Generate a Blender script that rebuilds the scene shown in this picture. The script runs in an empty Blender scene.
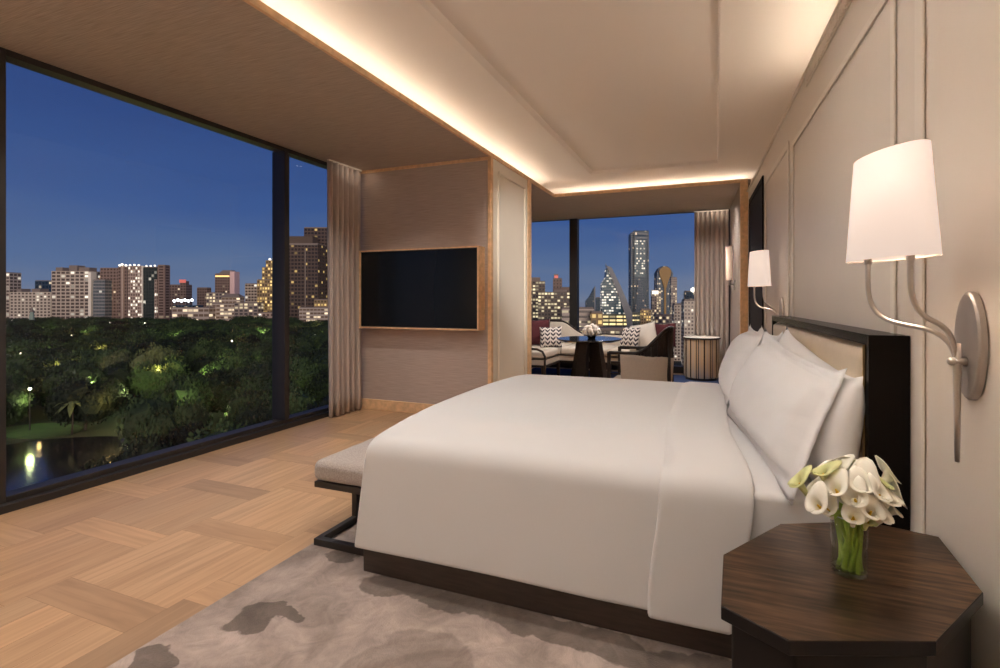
import bpy, bmesh, math, random
from mathutils import Vector, Matrix, noise
R = math.radians
sc = bpy.context.scene
COL = sc.collection
random.seed(7)

# ------------------------------------------------------------------ camera, sky, light, exposure
CAM_H = 1.28
YAW = math.atan(166 / 468)
cd = bpy.data.cameras.new('camera')
cd.sensor_width = 36.0
cd.lens = 16.85
cd.shift_x = -0.05
cd.shift_y = -0.034
cd.clip_start = 0.02
cd.clip_end = 6000
cam = bpy.data.objects.new('camera', cd)
COL.objects.link(cam)
cam.location = (0, 0, CAM_H)
cam.rotation_euler = (R(90), 0, YAW)
sc.camera = cam

sc.view_settings.view_transform = 'Standard'
sc.view_settings.look = 'None'
sc.view_settings.gamma = 1.0
sc.view_settings.use_curve_mapping = False
sc.view_settings.exposure = 0.1

w = bpy.data.worlds.new('dusk_sky')
sc.world = w
w.use_nodes = True
nt = w.node_tree
nt.nodes.clear()
tc = nt.nodes.new('ShaderNodeTexCoord')
sx = nt.nodes.new('ShaderNodeSeparateXYZ')
nt.links.new(tc.outputs['Generated'], sx.inputs[0])
cl = nt.nodes.new('ShaderNodeTexNoise')
cl.inputs['Scale'].default_value = 3.0
cl.inputs['Detail'].default_value = 4
mp = nt.nodes.new('ShaderNodeMapping')
mp.inputs['Scale'].default_value = (1, 1, 7)
nt.links.new(tc.outputs['Generated'], mp.inputs[0])
nt.links.new(mp.outputs[0], cl.inputs['Vector'])
ma = nt.nodes.new('ShaderNodeMath')
ma.operation = 'MULTIPLY_ADD'
ma.inputs[1].default_value = 0.10
nt.links.new(cl.outputs['Fac'], ma.inputs[0])
nt.links.new(sx.outputs['Z'], ma.inputs[2])
rp = nt.nodes.new('ShaderNodeValToRGB')
els = rp.color_ramp.elements
els[0].position = 0.0
els[0].color = (0.12, 0.12, 0.17, 1)
els[1].position = 1.0
els[1].color = (0.018, 0.04, 0.15, 1)
for p, c in ((0.05, (0.155, 0.19, 0.275, 1)), (0.12, (0.09, 0.145, 0.28, 1)), (0.22, (0.045, 0.095, 0.26, 1)), (0.42, (0.022, 0.05, 0.18, 1))):
    e = els.new(p)
    e.color = c
nt.links.new(ma.outputs[0], rp.inputs[0])
bg = nt.nodes.new('ShaderNodeBackground')
bg.inputs['Strength'].default_value = 1.0
nt.links.new(rp.outputs[0], bg.inputs[0])
wo = nt.nodes.new('ShaderNodeOutputWorld')
nt.links.new(bg.outputs[0], wo.inputs[0])

# last glow of the evening sky on the facades
sl = bpy.data.lights.new('afterglow', 'SUN')
sl.energy = 2.1
sl.color = (1.0, 0.80, 0.64)
sl.angle = R(40)
so = bpy.data.objects.new('afterglow', sl)
COL.objects.link(so)
so.rotation_euler = Vector((-0.62, 0.72, -0.16)).to_track_quat('-Z', 'Y').to_euler()


def area_light(name, loc, across, length, energy, color, direction, along=(0, 1, 0), spread=180, disk=False):
    l = bpy.data.lights.new(name, 'AREA')
    l.shape = 'DISK' if disk else 'RECTANGLE'
    l.size, l.size_y = across, length
    l.energy = energy
    l.color = color
    l.spread = R(spread)
    o = bpy.data.objects.new(name, l)
    COL.objects.link(o)
    o.location = loc
    z = -Vector(direction).normalized()
    y = Vector(along)
    y = (y - z * y.dot(z)).normalized()
    x = y.cross(z)
    o.rotation_euler = Matrix((x, y, z)).transposed().to_euler()
    return o


def spot_light(name, loc, target, energy, color, size=70, blend=0.8, radius=0.05):
    l = bpy.data.lights.new(name, 'SPOT')
    l.energy = energy
    l.color = color
    l.spot_size = R(size)
    l.spot_blend = blend
    l.shadow_soft_size = radius
    o = bpy.data.objects.new(name, l)
    COL.objects.link(o)
    o.location = loc
    o.rotation_euler = (Vector(target) - Vector(loc)).to_track_quat('-Z', 'Y').to_euler()
    return o


def point_light(name, loc, energy, color, radius=0.03):
    l = bpy.data.lights.new(name, 'POINT')
    l.energy = energy
    l.color = color
    l.shadow_soft_size = radius
    o = bpy.data.objects.new(name, l)
    COL.objects.link(o)
    o.location = loc
    return o


# main planes of the room (metres)
WX = -4.06          # big window
XC = -2.25         # edge of the timber soffit / white panel wall
YT = 4.48           # television wall
YP = 5.486          # end of the white panel wall
YB = 6.53           # timber bulkhead of the sitting bay
YW = 8.45           # bay window
ZS = 2.805           # timber soffit
ZC = 3.03           # white ceiling
ZK = 2.68           # ledge on the headboard wall
YBACK = -1.6
K = 0.0424


def wx(y):          # plaster face of the headboard wall, which runs slightly out of square
    return 0.387 + K * (YB - y)


WARM = (1.0, 0.945, 0.885)
COVE = (1.0, 0.86, 0.70)
# LED strips lying in the three ceiling coves
area_light('cove_strip', (XC - 0.24, (YBACK + YB) / 2, ZS + 0.04), 0.02, YB - YBACK, 15.5, COVE, (0.9, 0, 1))
area_light('cove_strip', ((XC + 0.3) / 2, YB + 0.70, ZS + 0.04), 0.02, 2.9, 6.5, COVE, (0, -0.75, 1), (1, 0, 0))
area_light('cove_strip', (wx(2.4) + 0.13, (YBACK + YB) / 2, ZK + 0.03), 0.02, YB - YBACK, 17, COVE, (-0.9, 0, 1), (-K, 1, 0))
# downlights over the bed, in the timber soffit, in the bay; ceiling rows short of the bed are added, unseen fill
for (x, y, e) in ((-1.05, 2.0, 8), (-0.45, 2.0, 6.5), (-1.05, 0.7, 5), (-0.30, 0.7, 3.5), (-1.05, -0.6, 5.5), (-0.2, -0.6, 5.5)):
    area_light('downlight_and_fill', (x, y, ZC - 0.004 if y < 0.3 else ZC + 0.026), 0.14, 0.14, e, WARM, (0, 0, -1), spread=150, disk=True)
for (x, y, e) in ((-3.1, -0.4, 9), (-3.1, 0.6, 9)):
    area_light('downlight_and_fill', (x, y, ZS - 0.004), 0.14, 0.14, e, WARM, (0, 0, -1), spread=160, disk=True)
for (x, y, e) in ((-3.1, 2.0, 9.5), (-3.1, 3.2, 10)):
    area_light('downlight_and_fill', (x, y, ZS - 0.004), 0.08, 0.08, e, WARM, (0, 0, -1), spread=120, disk=True)
for (x, y, e) in ((-1.9, 6.75, 16), (-0.9, 6.75, 16), (-0.1, 7.3, 11), (-2.7, 7.2, 10)):
    area_light('downlight_and_fill', (x, y, ZS - 0.004), 0.08, 0.08, e, WARM, (0, 0, -1), spread=130, disk=True)
spot_light('pier_fill_spot', (-0.02, 2.2, ZC + 0.02), (XC + 0.15, 5.40, 1.75), 600, WARM, 30, 1.0, 0.04)  # added spot, out of view, to brighten the white pier
# strips in the curtain pockets
area_light('curtain_strip', (WX + 0.26, 4.22, ZS - 0.006), 0.02, 0.38, 0.22, COVE, (-0.2, 0, -1), (0, 1, 0))
area_light('curtain_strip', (-0.07, YW - 0.27, ZS - 0.006), 0.02, 0.5, 0.4, COVE, (0, 0.2, -1), (1, 0, 0))
sc.cycles.transparent_max_bounces = 32
sc.cycles.max_bounces = 10
sc.cycles.diffuse_bounces = 6


# ------------------------------------------------------------------ materials
def new_mat(name):
    m = bpy.data.materials.new(name)
    m.use_nodes = True
    return m, m.node_tree, m.node_tree.nodes['Principled BSDF']


def mat(name, col, rough=0.6, metal=0.0, var=0.0, vscale=20, stretch=(1, 1, 1), bump=0.0, bscale=None, coat=0.0, spec=0.5, col2=None, sheen=0.0, rnd=0.0, detail=6):
    m, t, b = new_mat(name)
    b.inputs['Base Color'].default_value = (*col, 1)
    b.inputs['Roughness'].default_value = rough
    b.inputs['Metallic'].default_value = metal
    b.inputs['Coat Weight'].default_value = coat
    b.inputs['Coat Roughness'].default_value = 0.05
    b.inputs['Specular IOR Level'].default_value = spec
    b.inputs['Sheen Weight'].default_value = sheen
    if var or bump or col2:
        co = t.nodes.new('ShaderNodeTexCoord')
        mpn = t.nodes.new('ShaderNodeMapping')
        mpn.inputs['Scale'].default_value = stretch
        t.links.new(co.outputs['Object'], mpn.inputs[0])
        n = t.nodes.new('ShaderNodeTexNoise')
        n.inputs['Scale'].default_value = vscale
        n.inputs['Detail'].default_value = detail
        t.links.new(mpn.outputs[0], n.inputs['Vector'])
        if var or col2:
            r = t.nodes.new('ShaderNodeValToRGB')
            r.color_ramp.elements[0].position = 0.3
            r.color_ramp.elements[1].position = 0.7
            a = col if col2 else tuple(c * (1 - var) for c in col)
            z = col2 if col2 else tuple(min(1, c * (1 + var)) for c in col)
            r.color_ramp.elements[0].color = (*a, 1)
            r.color_ramp.elements[1].color = (*z, 1)
            t.links.new(n.outputs['Fac'], r.inputs[0])
            src = r.outputs[0]
            if rnd:
                oi = t.nodes.new('ShaderNodeObjectInfo')
                hs = t.nodes.new('ShaderNodeHueSaturation')
                mr = t.nodes.new('ShaderNodeMapRange')
                mr.inputs['To Min'].default_value = 1 - rnd
                mr.inputs['To Max'].default_value = 1 + rnd
                t.links.new(oi.outputs['Random'], mr.inputs[0])
                t.links.new(mr.outputs[0], hs.inputs['Value'])
                t.links.new(src, hs.inputs['Color'])
                src = hs.outputs[0]
            t.links.new(src, b.inputs['Base Color'])
        if bump:
            n2 = n
            if bscale:
                n2 = t.nodes.new('ShaderNodeTexNoise')
                n2.inputs['Scale'].default_value = bscale
                n2.inputs['Detail'].default_value = 4
                t.links.new(mpn.outputs[0], n2.inputs['Vector'])
            bp = t.nodes.new('ShaderNodeBump')
            bp.inputs['Strength'].default_value = bump
            bp.inputs['Distance'].default_value = 0.02
            t.links.new(n2.outputs['Fac'], bp.inputs['Height'])
            t.links.new(bp.outputs[0], b.inputs['Normal'])
    return m


def emit(name, col, strength):
    m, t, b = new_mat(name)
    b.inputs['Base Color'].default_value = (*col, 1)
    b.inputs['Emission Color'].default_value = (*col, 1)
    b.inputs['Emission Strength'].default_value = strength
    return m


def pane_mat(name, tint=(1, 1, 1), refl=1.0, power=4.5, base=0.035):
    m = bpy.data.materials.new(name)
    m.use_nodes = True
    t = m.node_tree
    t.nodes.clear()
    tr = t.nodes.new('ShaderNodeBsdfTransparent')
    tr.inputs[0].default_value = (*tint, 1)
    gl = t.nodes.new('ShaderNodeBsdfGlossy')
    gl.inputs['Roughness'].default_value = 0.01
    lw = t.nodes.new('ShaderNodeLayerWeight')
    lw.inputs['Blend'].default_value = 0.5
    pw = t.nodes.new('ShaderNodeMath')
    pw.operation = 'POWER'
    pw.inputs[1].default_value = power
    t.links.new(lw.outputs['Facing'], pw.inputs[0])
    mu = t.nodes.new('ShaderNodeMath')
    mu.operation = 'MULTIPLY_ADD'
    mu.inputs[1].default_value = 0.55 * refl
    mu.inputs[2].default_value = base * refl
    t.links.new(pw.outputs[0], mu.inputs[0])
    mx = t.nodes.new('ShaderNodeMixShader')
    t.links.new(mu.outputs[0], mx.inputs[0])
    t.links.new(tr.outputs[0], mx.inputs[1])
    t.links.new(gl.outputs[0], mx.inputs[2])
    ou = t.nodes.new('ShaderNodeOutputMaterial')
    t.links.new(mx.outputs[0], ou.inputs[0])
    return m


def facade(name, base, glass, lit, frac, ww=0.7, wh=0.6, strength=1.0, rough_glass=0.25, seed=0.0, tier=0.0):
    """wall with a grid of windows (UV counts cells); some windows are lit from inside"""
    m, t, b = new_mat(name)
    uv = t.nodes.new('ShaderNodeUVMap')
    fl = t.nodes.new('ShaderNodeVectorMath')
    fl.operation = 'FLOOR'
    t.links.new(uv.outputs[0], fl.inputs[0])
    frn = t.nodes.new('ShaderNodeVectorMath')
    frn.operation = 'FRACTION'
    t.links.new(uv.outputs[0], frn.inputs[0])
    s = t.nodes.new('ShaderNodeSeparateXYZ')
    t.links.new(frn.outputs[0], s.inputs[0])

    def inside(sock, width):
        a = t.nodes.new('ShaderNodeMath')
        a.operation = 'SUBTRACT'
        a.inputs[1].default_value = 0.5
        t.links.new(sock, a.inputs[0])
        c = t.nodes.new('ShaderNodeMath')
        c.operation = 'ABSOLUTE'
        t.links.new(a.outputs[0], c.inputs[0])
        d = t.nodes.new('ShaderNodeMath')
        d.operation = 'LESS_THAN'
        d.inputs[1].default_value = width / 2
        t.links.new(c.outputs[0], d.inputs[0])
        return d.outputs[0]
    mm = t.nodes.new('ShaderNodeMath')
    mm.operation = 'MULTIPLY'
    t.links.new(inside(s.outputs[0], ww), mm.inputs[0])
    t.links.new(inside(s.outputs[1], wh), mm.inputs[1])
    mask = mm.outputs[0]
    off = t.nodes.new('ShaderNodeVectorMath')
    off.operation = 'ADD'
    off.inputs[1].default_value = (seed, seed * 1.7, seed)
    t.links.new(fl.outputs[0], off.inputs[0])
    wn = t.nodes.new('ShaderNodeTexWhiteNoise')
    wn.noise_dimensions = '2D'
    t.links.new(off.outputs[0], wn.inputs['Vector'])
    val = wn.outputs['Value']
    if tier:   # whole floors that are lit together
        sv = t.nodes.new('ShaderNodeSeparateXYZ')
        t.links.new(off.outputs[0], sv.inputs[0])
        w1 = t.nodes.new('ShaderNodeTexWhiteNoise')
        w1.noise_dimensions = '1D'
        t.links.new(sv.outputs[1], w1.inputs['W'])
        mxv = t.nodes.new('ShaderNodeMix')
        mxv.inputs[0].default_value = tier
        t.links.new(val, mxv.inputs[2])
        t.links.new(w1.outputs['Value'], mxv.inputs[3])
        val = mxv.outputs[0]
    lt = t.nodes.new('ShaderNodeMath')
    lt.operation = 'LESS_THAN'
    lt.inputs[1].default_value = frac
    t.links.new(val, lt.inputs[0])
    on = t.nodes.new('ShaderNodeMath')
    on.operation = 'MULTIPLY'
    t.links.new(lt.outputs[0], on.inputs[0])
    t.links.new(mask, on.inputs[1])
    sc2 = t.nodes.new('ShaderNodeSeparateColor')
    t.links.new(wn.outputs['Color'], sc2.inputs[0])
    pw = t.nodes.new('ShaderNodeMath')
    pw.operation = 'MULTIPLY_ADD'
    pw.inputs[1].default_value = 1.3 * strength
    pw.inputs[2].default_value = 0.25 * strength
    t.links.new(sc2.outputs[1], pw.inputs[0])
    es = t.nodes.new('ShaderNodeMath')
    es.operation = 'MULTIPLY'
    t.links.new(pw.outputs[0], es.inputs[0])
    t.links.new(on.outputs[0], es.inputs[1])
    cm = t.nodes.new('ShaderNodeMix')
    cm.data_type = 'RGBA'
    cm.inputs[6].default_value = (*base, 1)
    cm.inputs[7].default_value = (*glass, 1)
    t.links.new(mask, cm.inputs[0])
    t.links.new(cm.outputs[2], b.inputs['Base Color'])
    rm = t.nodes.new('ShaderNodeMix')
    rm.inputs[2].default_value = 0.85
    rm.inputs[3].default_value = rough_glass
    t.links.new(mask, rm.inputs[0])
    t.links.new(rm.outputs[0], b.inputs['Roughness'])
    b.inputs['Emission Color'].default_value = (*lit, 1)
    t.links.new(es.outputs[0], b.inputs['Emission Strength'])
    return m


M = {}
M['ceiling'] = mat('ceiling_paint', (0.92, 0.84, 0.76), 0.9)
M['plaster'] = mat('beige_plaster', (0.75, 0.675, 0.585), 0.42, var=0.02, vscale=2.5, bump=0.02, bscale=90)
M['trim'] = mat('beige_moulding', (0.80, 0.73, 0.64), 0.4)
M['cream_panel'] = mat('cream_panel', (0.86, 0.79, 0.68), 0.6, var=0.015, vscale=3)
M['soffit'] = mat('ribbed_veneer', (0.37, 0.30, 0.245), 0.7, vscale=7, stretch=(0.9, 34, 5), col2=(0.55, 0.455, 0.385), bump=0.05)
M['tvwall'] = mat('grass_cloth', (0.41, 0.325, 0.275), 0.85, vscale=5, stretch=(1.0, 5, 30), col2=(0.54, 0.435, 0.375), bump=0.06)
M['oak_trim'] = mat('oak_trim', (0.78, 0.51, 0.285), 0.45, var=0.15, vscale=5, stretch=(4, 4, 4))
M['bay_wall'] = mat('taupe_wallcover', (0.33, 0.265, 0.225), 0.85, var=0.06, vscale=6, stretch=(3, 3, 20))
M['metal_dark'] = mat('bronze_frame', (0.035, 0.03, 0.028), 0.45, metal=0.3)
M['black_lacquer'] = mat('black_lacquer', (0.009, 0.007, 0.006), 0.22, spec=0.05)
M['ebony'] = mat('ebony_stain', (0.012, 0.009, 0.008), 0.4, spec=0.25)
M['dark_panel'] = mat('dark_timber', (0.014, 0.010, 0.009), 0.65, spec=0.15, var=0.2, vscale=8, stretch=(10, 10, 1))
M['glass'] = pane_mat('window_glass', (0.98, 0.99, 1.0), 0.42)
M['vase_glass'] = pane_mat('vase_glass', (0.96, 0.985, 0.95), 1.0, 2.6, 0.012)
M['screen'] = mat('tv_screen', (0.008, 0.009, 0.010), 0.22, spec=0.3)
M['cotton'] = mat('white_cotton', (0.70, 0.695, 0.695), 0.75, bump=0.12, bscale=7, var=0.012, vscale=300, sheen=0.15)
M['sham'] = mat('white_sateen', (0.77, 0.765, 0.77), 0.65, bump=0.18, bscale=6, var=0.012, vscale=300, sheen=0.1)
M['bedbase'] = mat('dark_bed_base', (0.052, 0.036, 0.028), 0.5, var=0.25, vscale=9, stretch=(1, 1, 8))
M['bench_fabric'] = mat('grey_tweed', (0.32, 0.275, 0.245), 0.95, vscale=170, col2=(0.50, 0.44, 0.40), bump=0.25, sheen=0.3, detail=3)
M['leather'] = mat('champagne_leather', (0.64, 0.53, 0.39), 0.42, var=0.04, vscale=6, bump=0.04, bscale=60)
M['brass'] = mat('aged_brass', (0.55, 0.40, 0.20), 0.3, metal=1.0)
M['nickel'] = mat('satin_nickel', (0.62, 0.58, 0.55), 0.28, metal=1.0)
M['plate_metal'] = mat('brushed_plate', (0.46, 0.42, 0.39), 0.42, metal=0.85)
M['shade'] = emit('lit_lampshade', (1.0, 0.84, 0.74), 0.56)
M['shade'].node_tree.nodes['Principled BSDF'].inputs['Base Color'].default_value = (0.7, 0.58, 0.50, 1)
M['curtain'] = mat('taupe_curtain', (0.46, 0.375, 0.325), 0.85, var=0.10, vscale=5, stretch=(14, 14, 1), sheen=0.2)
M['cream_fabric'] = mat('cream_upholstery', (0.50, 0.425, 0.355), 0.9, var=0.04, vscale=60, bump=0.1)
M['dark_wood'] = mat('espresso_wood', (0.024, 0.016, 0.013), 0.4, var=0.25, vscale=8, stretch=(2, 2, 12), spec=0.3)
M['burgundy'] = mat('burgundy_velvet', (0.062, 0.005, 0.009), 0.9, sheen=0.08, var=0.1, vscale=12)
M['cream_cushion'] = mat('cream_cushion', (0.58, 0.52, 0.46), 0.9, var=0.04, vscale=50)
M['blue_carpet'] = mat('blue_carpet', (0.025, 0.045, 0.13), 0.95, vscale=6, col2=(0.04, 0.07, 0.17))
M['table_top'] = mat('dark_glass_top', (0.02, 0.02, 0.025), 0.12, coat=1.0)
M['rose'] = mat('cream_rose', (0.86, 0.76, 0.68), 0.85, var=0.08, vscale=60)
M['lily'] = mat('lily_white', (0.92, 0.90, 0.78), 0.5, var=0.03, vscale=30)
M['lily_green'] = mat('lily_green', (0.72, 0.74, 0.36), 0.5, var=0.05, vscale=30)
M['spadix'] = mat('spadix_yellow', (0.75, 0.50, 0.05), 0.7)
M['stem'] = mat('stem_green', (0.42, 0.60, 0.09), 0.45, var=0.2, vscale=30, spec=0.4)
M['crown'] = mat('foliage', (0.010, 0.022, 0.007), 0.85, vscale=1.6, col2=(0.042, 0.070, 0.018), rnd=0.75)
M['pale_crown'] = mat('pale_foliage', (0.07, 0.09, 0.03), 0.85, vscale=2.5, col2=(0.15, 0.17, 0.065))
M['bark'] = mat('bark', (0.05, 0.035, 0.025), 0.9)
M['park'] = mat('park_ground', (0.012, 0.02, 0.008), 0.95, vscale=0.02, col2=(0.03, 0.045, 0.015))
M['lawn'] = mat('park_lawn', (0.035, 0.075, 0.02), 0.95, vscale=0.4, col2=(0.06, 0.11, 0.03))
M['pond'] = mat('pond_water', (0.006, 0.012, 0.018), 0.12, bump=0.03, bscale=0.3)
M['lamp_globe'] = emit('lit_globe', (1.0, 0.93, 0.72), 7)


def octo_material():
    m = mat('smoked_veneer', (0.018, 0.010, 0.006), 0.3, vscale=4, stretch=(2, 26, 1), col2=(0.12, 0.072, 0.042), spec=0.3, coat=0.06)
    t = m.node_tree
    b = t.nodes['Principled BSDF']
    src = b.inputs['Base Color'].links[0].from_socket
    n = t.nodes.new('ShaderNodeTexNoise')
    n.inputs['Scale'].default_value = 4.0
    n.inputs['Detail'].default_value = 3
    co = t.nodes.new('ShaderNodeTexCoord')
    t.links.new(co.outputs['Object'], n.inputs['Vector'])
    r = t.nodes.new('ShaderNodeValToRGB')
    r.color_ramp.elements[0].position = 0.35
    r.color_ramp.elements[0].color = (0.35, 0.33, 0.32, 1)
    r.color_ramp.elements[1].position = 0.68
    r.color_ramp.elements[1].color = (1.5, 1.4, 1.3, 1)
    t.links.new(n.outputs['Fac'], r.inputs[0])
    x = t.nodes.new('ShaderNodeMix')
    x.data_type = 'RGBA'
    x.blend_type = 'MULTIPLY'
    x.inputs[0].default_value = 1
    t.links.new(src, x.inputs[6])
    t.links.new(r.outputs[0], x.inputs[7])
    t.links.new(x.outputs[2], b.inputs['Base Color'])
    b.inputs['Coat Roughness'].default_value = 0.12
    return m


M['octo'] = octo_material()


def plank_material():
    m, t, b = new_mat('oak_parquet')
    at = t.nodes.new('ShaderNodeAttribute')
    at.attribute_name = 'tone'
    uv = t.nodes.new('ShaderNodeUVMap')
    mpn = t.nodes.new('ShaderNodeMapping')
    mpn.inputs['Scale'].default_value = (2.0, 30, 1)
    t.links.new(uv.outputs[0], mpn.inputs[0])
    n = t.nodes.new('ShaderNodeTexNoise')
    n.inputs['Scale'].default_value = 1.0
    n.inputs['Detail'].default_value = 7
    n.inputs['Distortion'].default_value = 0.8
    t.links.new(mpn.outputs[0], n.inputs['Vector'])
    r = t.nodes.new('ShaderNodeValToRGB')
    r.color_ramp.elements[0].position = 0.28
    r.color_ramp.elements[0].color = (0.84, 0.81, 0.78, 1)
    r.color_ramp.elements[1].position = 0.66
    r.color_ramp.elements[1].color = (1.12, 1.12, 1.12, 1)
    t.links.new(n.outputs['Fac'], r.inputs[0])
    x = t.nodes.new('ShaderNodeMix')
    x.data_type = 'RGBA'
    x.blend_type = 'MULTIPLY'
    x.inputs[0].default_value = 1
    t.links.new(at.outputs['Color'], x.inputs[6])
    t.links.new(r.outputs[0], x.inputs[7])
    t.links.new(x.outputs[2], b.inputs['Base Color'])
    b.inputs['Roughness'].default_value = 0.38
    return m


M['floor'] = plank_material()


def rug_material():
    m, t, b = new_mat('ink_flower_rug')
    co = t.nodes.new('ShaderNodeTexCoord')
    n = t.nodes.new('ShaderNodeTexNoise')
    n.inputs['Scale'].default_value = 1.9
    n.inputs['Detail'].default_value = 8
    n.inputs['Distortion'].default_value = 1.6
    t.links.new(co.outputs['Object'], n.inputs['Vector'])
    r = t.nodes.new('ShaderNodeValToRGB')
    e = r.color_ramp.elements
    e[0].position = 0.32
    e[0].color = (0.215, 0.168, 0.142, 1)
    e[1].position = 0.72
    e[1].color = (0.54, 0.44, 0.385, 1)
    k = e.new(0.50)
    k.color = (0.385, 0.305, 0.265, 1)
    t.links.new(n.outputs['Fac'], r.inputs[0])
    # warped coordinates for the ink petals
    n2 = t.nodes.new('ShaderNodeTexNoise')
    n2.inputs['Scale'].default_value = 7
    n2.inputs['Detail'].default_value = 4
    t.links.new(co.outputs['Object'], n2.inputs['Vector'])
    wv = t.nodes.new('ShaderNodeVectorMath')
    wv.operation = 'MULTIPLY_ADD'
    wv.inputs[1].default_value = (0.16, 0.16, 0)
    t.links.new(n2.outputs['Color'], wv.inputs[0])
    t.links.new(co.outputs['Object'], wv.inputs[2])
    total = None
    # x, y centre, radius x, radius y (object coordinates, noise shifts by +0.08)
    blots = [(-1.77, 1.36, 0.085, 0.09), (-1.72, 1.41, 0.075, 0.075), (-1.70, 1.33, 0.08, 0.06), (-1.635, 1.44, 0.085, 0.035),
             (-1.90, 1.10, 0.075, 0.065), (-1.84, 1.10, 0.07, 0.05), (-1.75, 1.84, 0.10, 0.05),
             (-1.38, 1.72, 0.14, 0.075), (-1.05, 1.73, 0.30, 0.07), (-0.55, 1.70, 0.40, 0.075), (0.0, 1.68, 0.4, 0.08), (-0.97, 1.44, 0.20, 0.11), (-1.05, 1.30, 0.18, 0.16)]
    for i, (bx_, by_, rx, ry) in enumerate(blots):
        s = t.nodes.new('ShaderNodeVectorMath')
        s.operation = 'SUBTRACT'
        s.inputs[1].default_value = (bx_ + 0.08, by_ + 0.08, 0)
        t.links.new(wv.outputs[0], s.inputs[0])
        d = t.nodes.new('ShaderNodeVectorMath')
        d.operation = 'MULTIPLY'
        d.inputs[1].default_value = (1 / rx, 1 / ry, 0)
        t.links.new(s.outputs[0], d.inputs[0])
        l = t.nodes.new('ShaderNodeVectorMath')
        l.operation = 'LENGTH'
        t.links.new(d.outputs[0], l.inputs[0])
        mr = t.nodes.new('ShaderNodeMapRange')
        mr.inputs['From Min'].default_value = 1.0
        mr.inputs['From Max'].default_value = 0.9
        mr.inputs['To Max'].default_value = 0.95 if i < 7 else (0.9 if i < 11 else 0.4)
        t.links.new(l.outputs['Value'], mr.inputs[0])
        if total is None:
            total = mr.outputs[0]
        else:
            q = t.nodes.new('ShaderNodeMath')
            q.operation = 'MAXIMUM'
            t.links.new(total, q.inputs[0])
            t.links.new(mr.outputs[0], q.inputs[1])
            total = q.outputs[0]
    n4 = t.nodes.new('ShaderNodeTexNoise')
    n4.inputs['Scale'].default_value = 9
    n4.inputs['Detail'].default_value = 9
    n4.inputs['Roughness'].default_value = 0.7
    n4.inputs['Distortion'].default_value = 2.5
    t.links.new(co.outputs['Object'], n4.inputs['Vector'])
    r4 = t.nodes.new('ShaderNodeValToRGB')
    r4.color_ramp.elements[0].position = 0.3
    r4.color_ramp.elements[0].color = (0.74, 0.74, 0.74, 1)
    r4.color_ramp.elements[1].position = 0.62
    r4.color_ramp.elements[1].color = (1.08, 1.08, 1.08, 1)
    t.links.new(n4.outputs['Fac'], r4.inputs[0])
    x4 = t.nodes.new('ShaderNodeMix')
    x4.data_type = 'RGBA'
    x4.blend_type = 'MULTIPLY'
    x4.inputs[0].default_value = 1
    t.links.new(r.outputs[0], x4.inputs[6])
    t.links.new(r4.outputs[0], x4.inputs[7])
    x = t.nodes.new('ShaderNodeMix')
    x.data_type = 'RGBA'
    x.blend_type = 'MULTIPLY'
    x.inputs[7].default_value = (0.36, 0.34, 0.32, 1)
    t.links.new(total, x.inputs[0])
    t.links.new(x4.outputs[2], x.inputs[6])
    t.links.new(x.outputs[2], b.inputs['Base Color'])
    b.inputs['Roughness'].default_value = 0.95
    b.inputs['Sheen Weight'].default_value = 0.2
    n3 = t.nodes.new('ShaderNodeTexNoise')
    n3.inputs['Scale'].default_value = 220
    t.links.new(co.outputs['Object'], n3.inputs['Vector'])
    bp = t.nodes.new('ShaderNodeBump')
    bp.inputs['Strength'].default_value = 0.35
    bp.inputs['Distance'].default_value = 0.01
    t.links.new(n3.outputs['Fac'], bp.inputs['Height'])
    t.links.new(bp.outputs[0], b.inputs['Normal'])
    return m


M['rug'] = rug_material()


def stripe_material(name, cols, freq):
    """vertical inlay stripes round a drum (angle in UV x)"""
    m, t, b = new_mat(name)
    uv = t.nodes.new('ShaderNodeUVMap')
    s = t.nodes.new('ShaderNodeSeparateXYZ')
    t.links.new(uv.outputs[0], s.inputs[0])
    mu = t.nodes.new('ShaderNodeMath')
    mu.operation = 'MULTIPLY'
    mu.inputs[1].default_value = freq
    t.links.new(s.outputs[0], mu.inputs[0])
    fr = t.nodes.new('ShaderNodeMath')
    fr.operation = 'FRACT'
    t.links.new(mu.outputs[0], fr.inputs[0])
    r = t.nodes.new('ShaderNodeValToRGB')
    r.color_ramp.interpolation = 'CONSTANT'
    e = r.color_ramp.elements
    e[0].position = 0
    e[0].color = (*cols[0][1], 1)
    e[1].position = cols[1][0]
    e[1].color = (*cols[1][1], 1)
    for p, c in cols[2:]:
        k = e.new(p)
        k.color = (*c, 1)
    t.links.new(fr.outputs[0], r.inputs[0])
    t.links.new(r.outputs[0], b.inputs['Base Color'])
    b.inputs['Roughness'].default_value = 0.25
    b.inputs['Metallic'].default_value = 0.25
    return m


_dk, _lt = (0.03, 0.02, 0.02), (0.70, 0.53, 0.37)
M['inlay'] = stripe_material('striped_inlay', [(0, _lt), (0.2, _dk), (0.3, _lt), (0.42, (0.65, 0.55, 0.45)), (0.52, _lt), (0.66, _dk), (0.72, _lt), (0.80, _dk), (0.86, (0.6, 0.5, 0.4))], 8)


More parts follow.
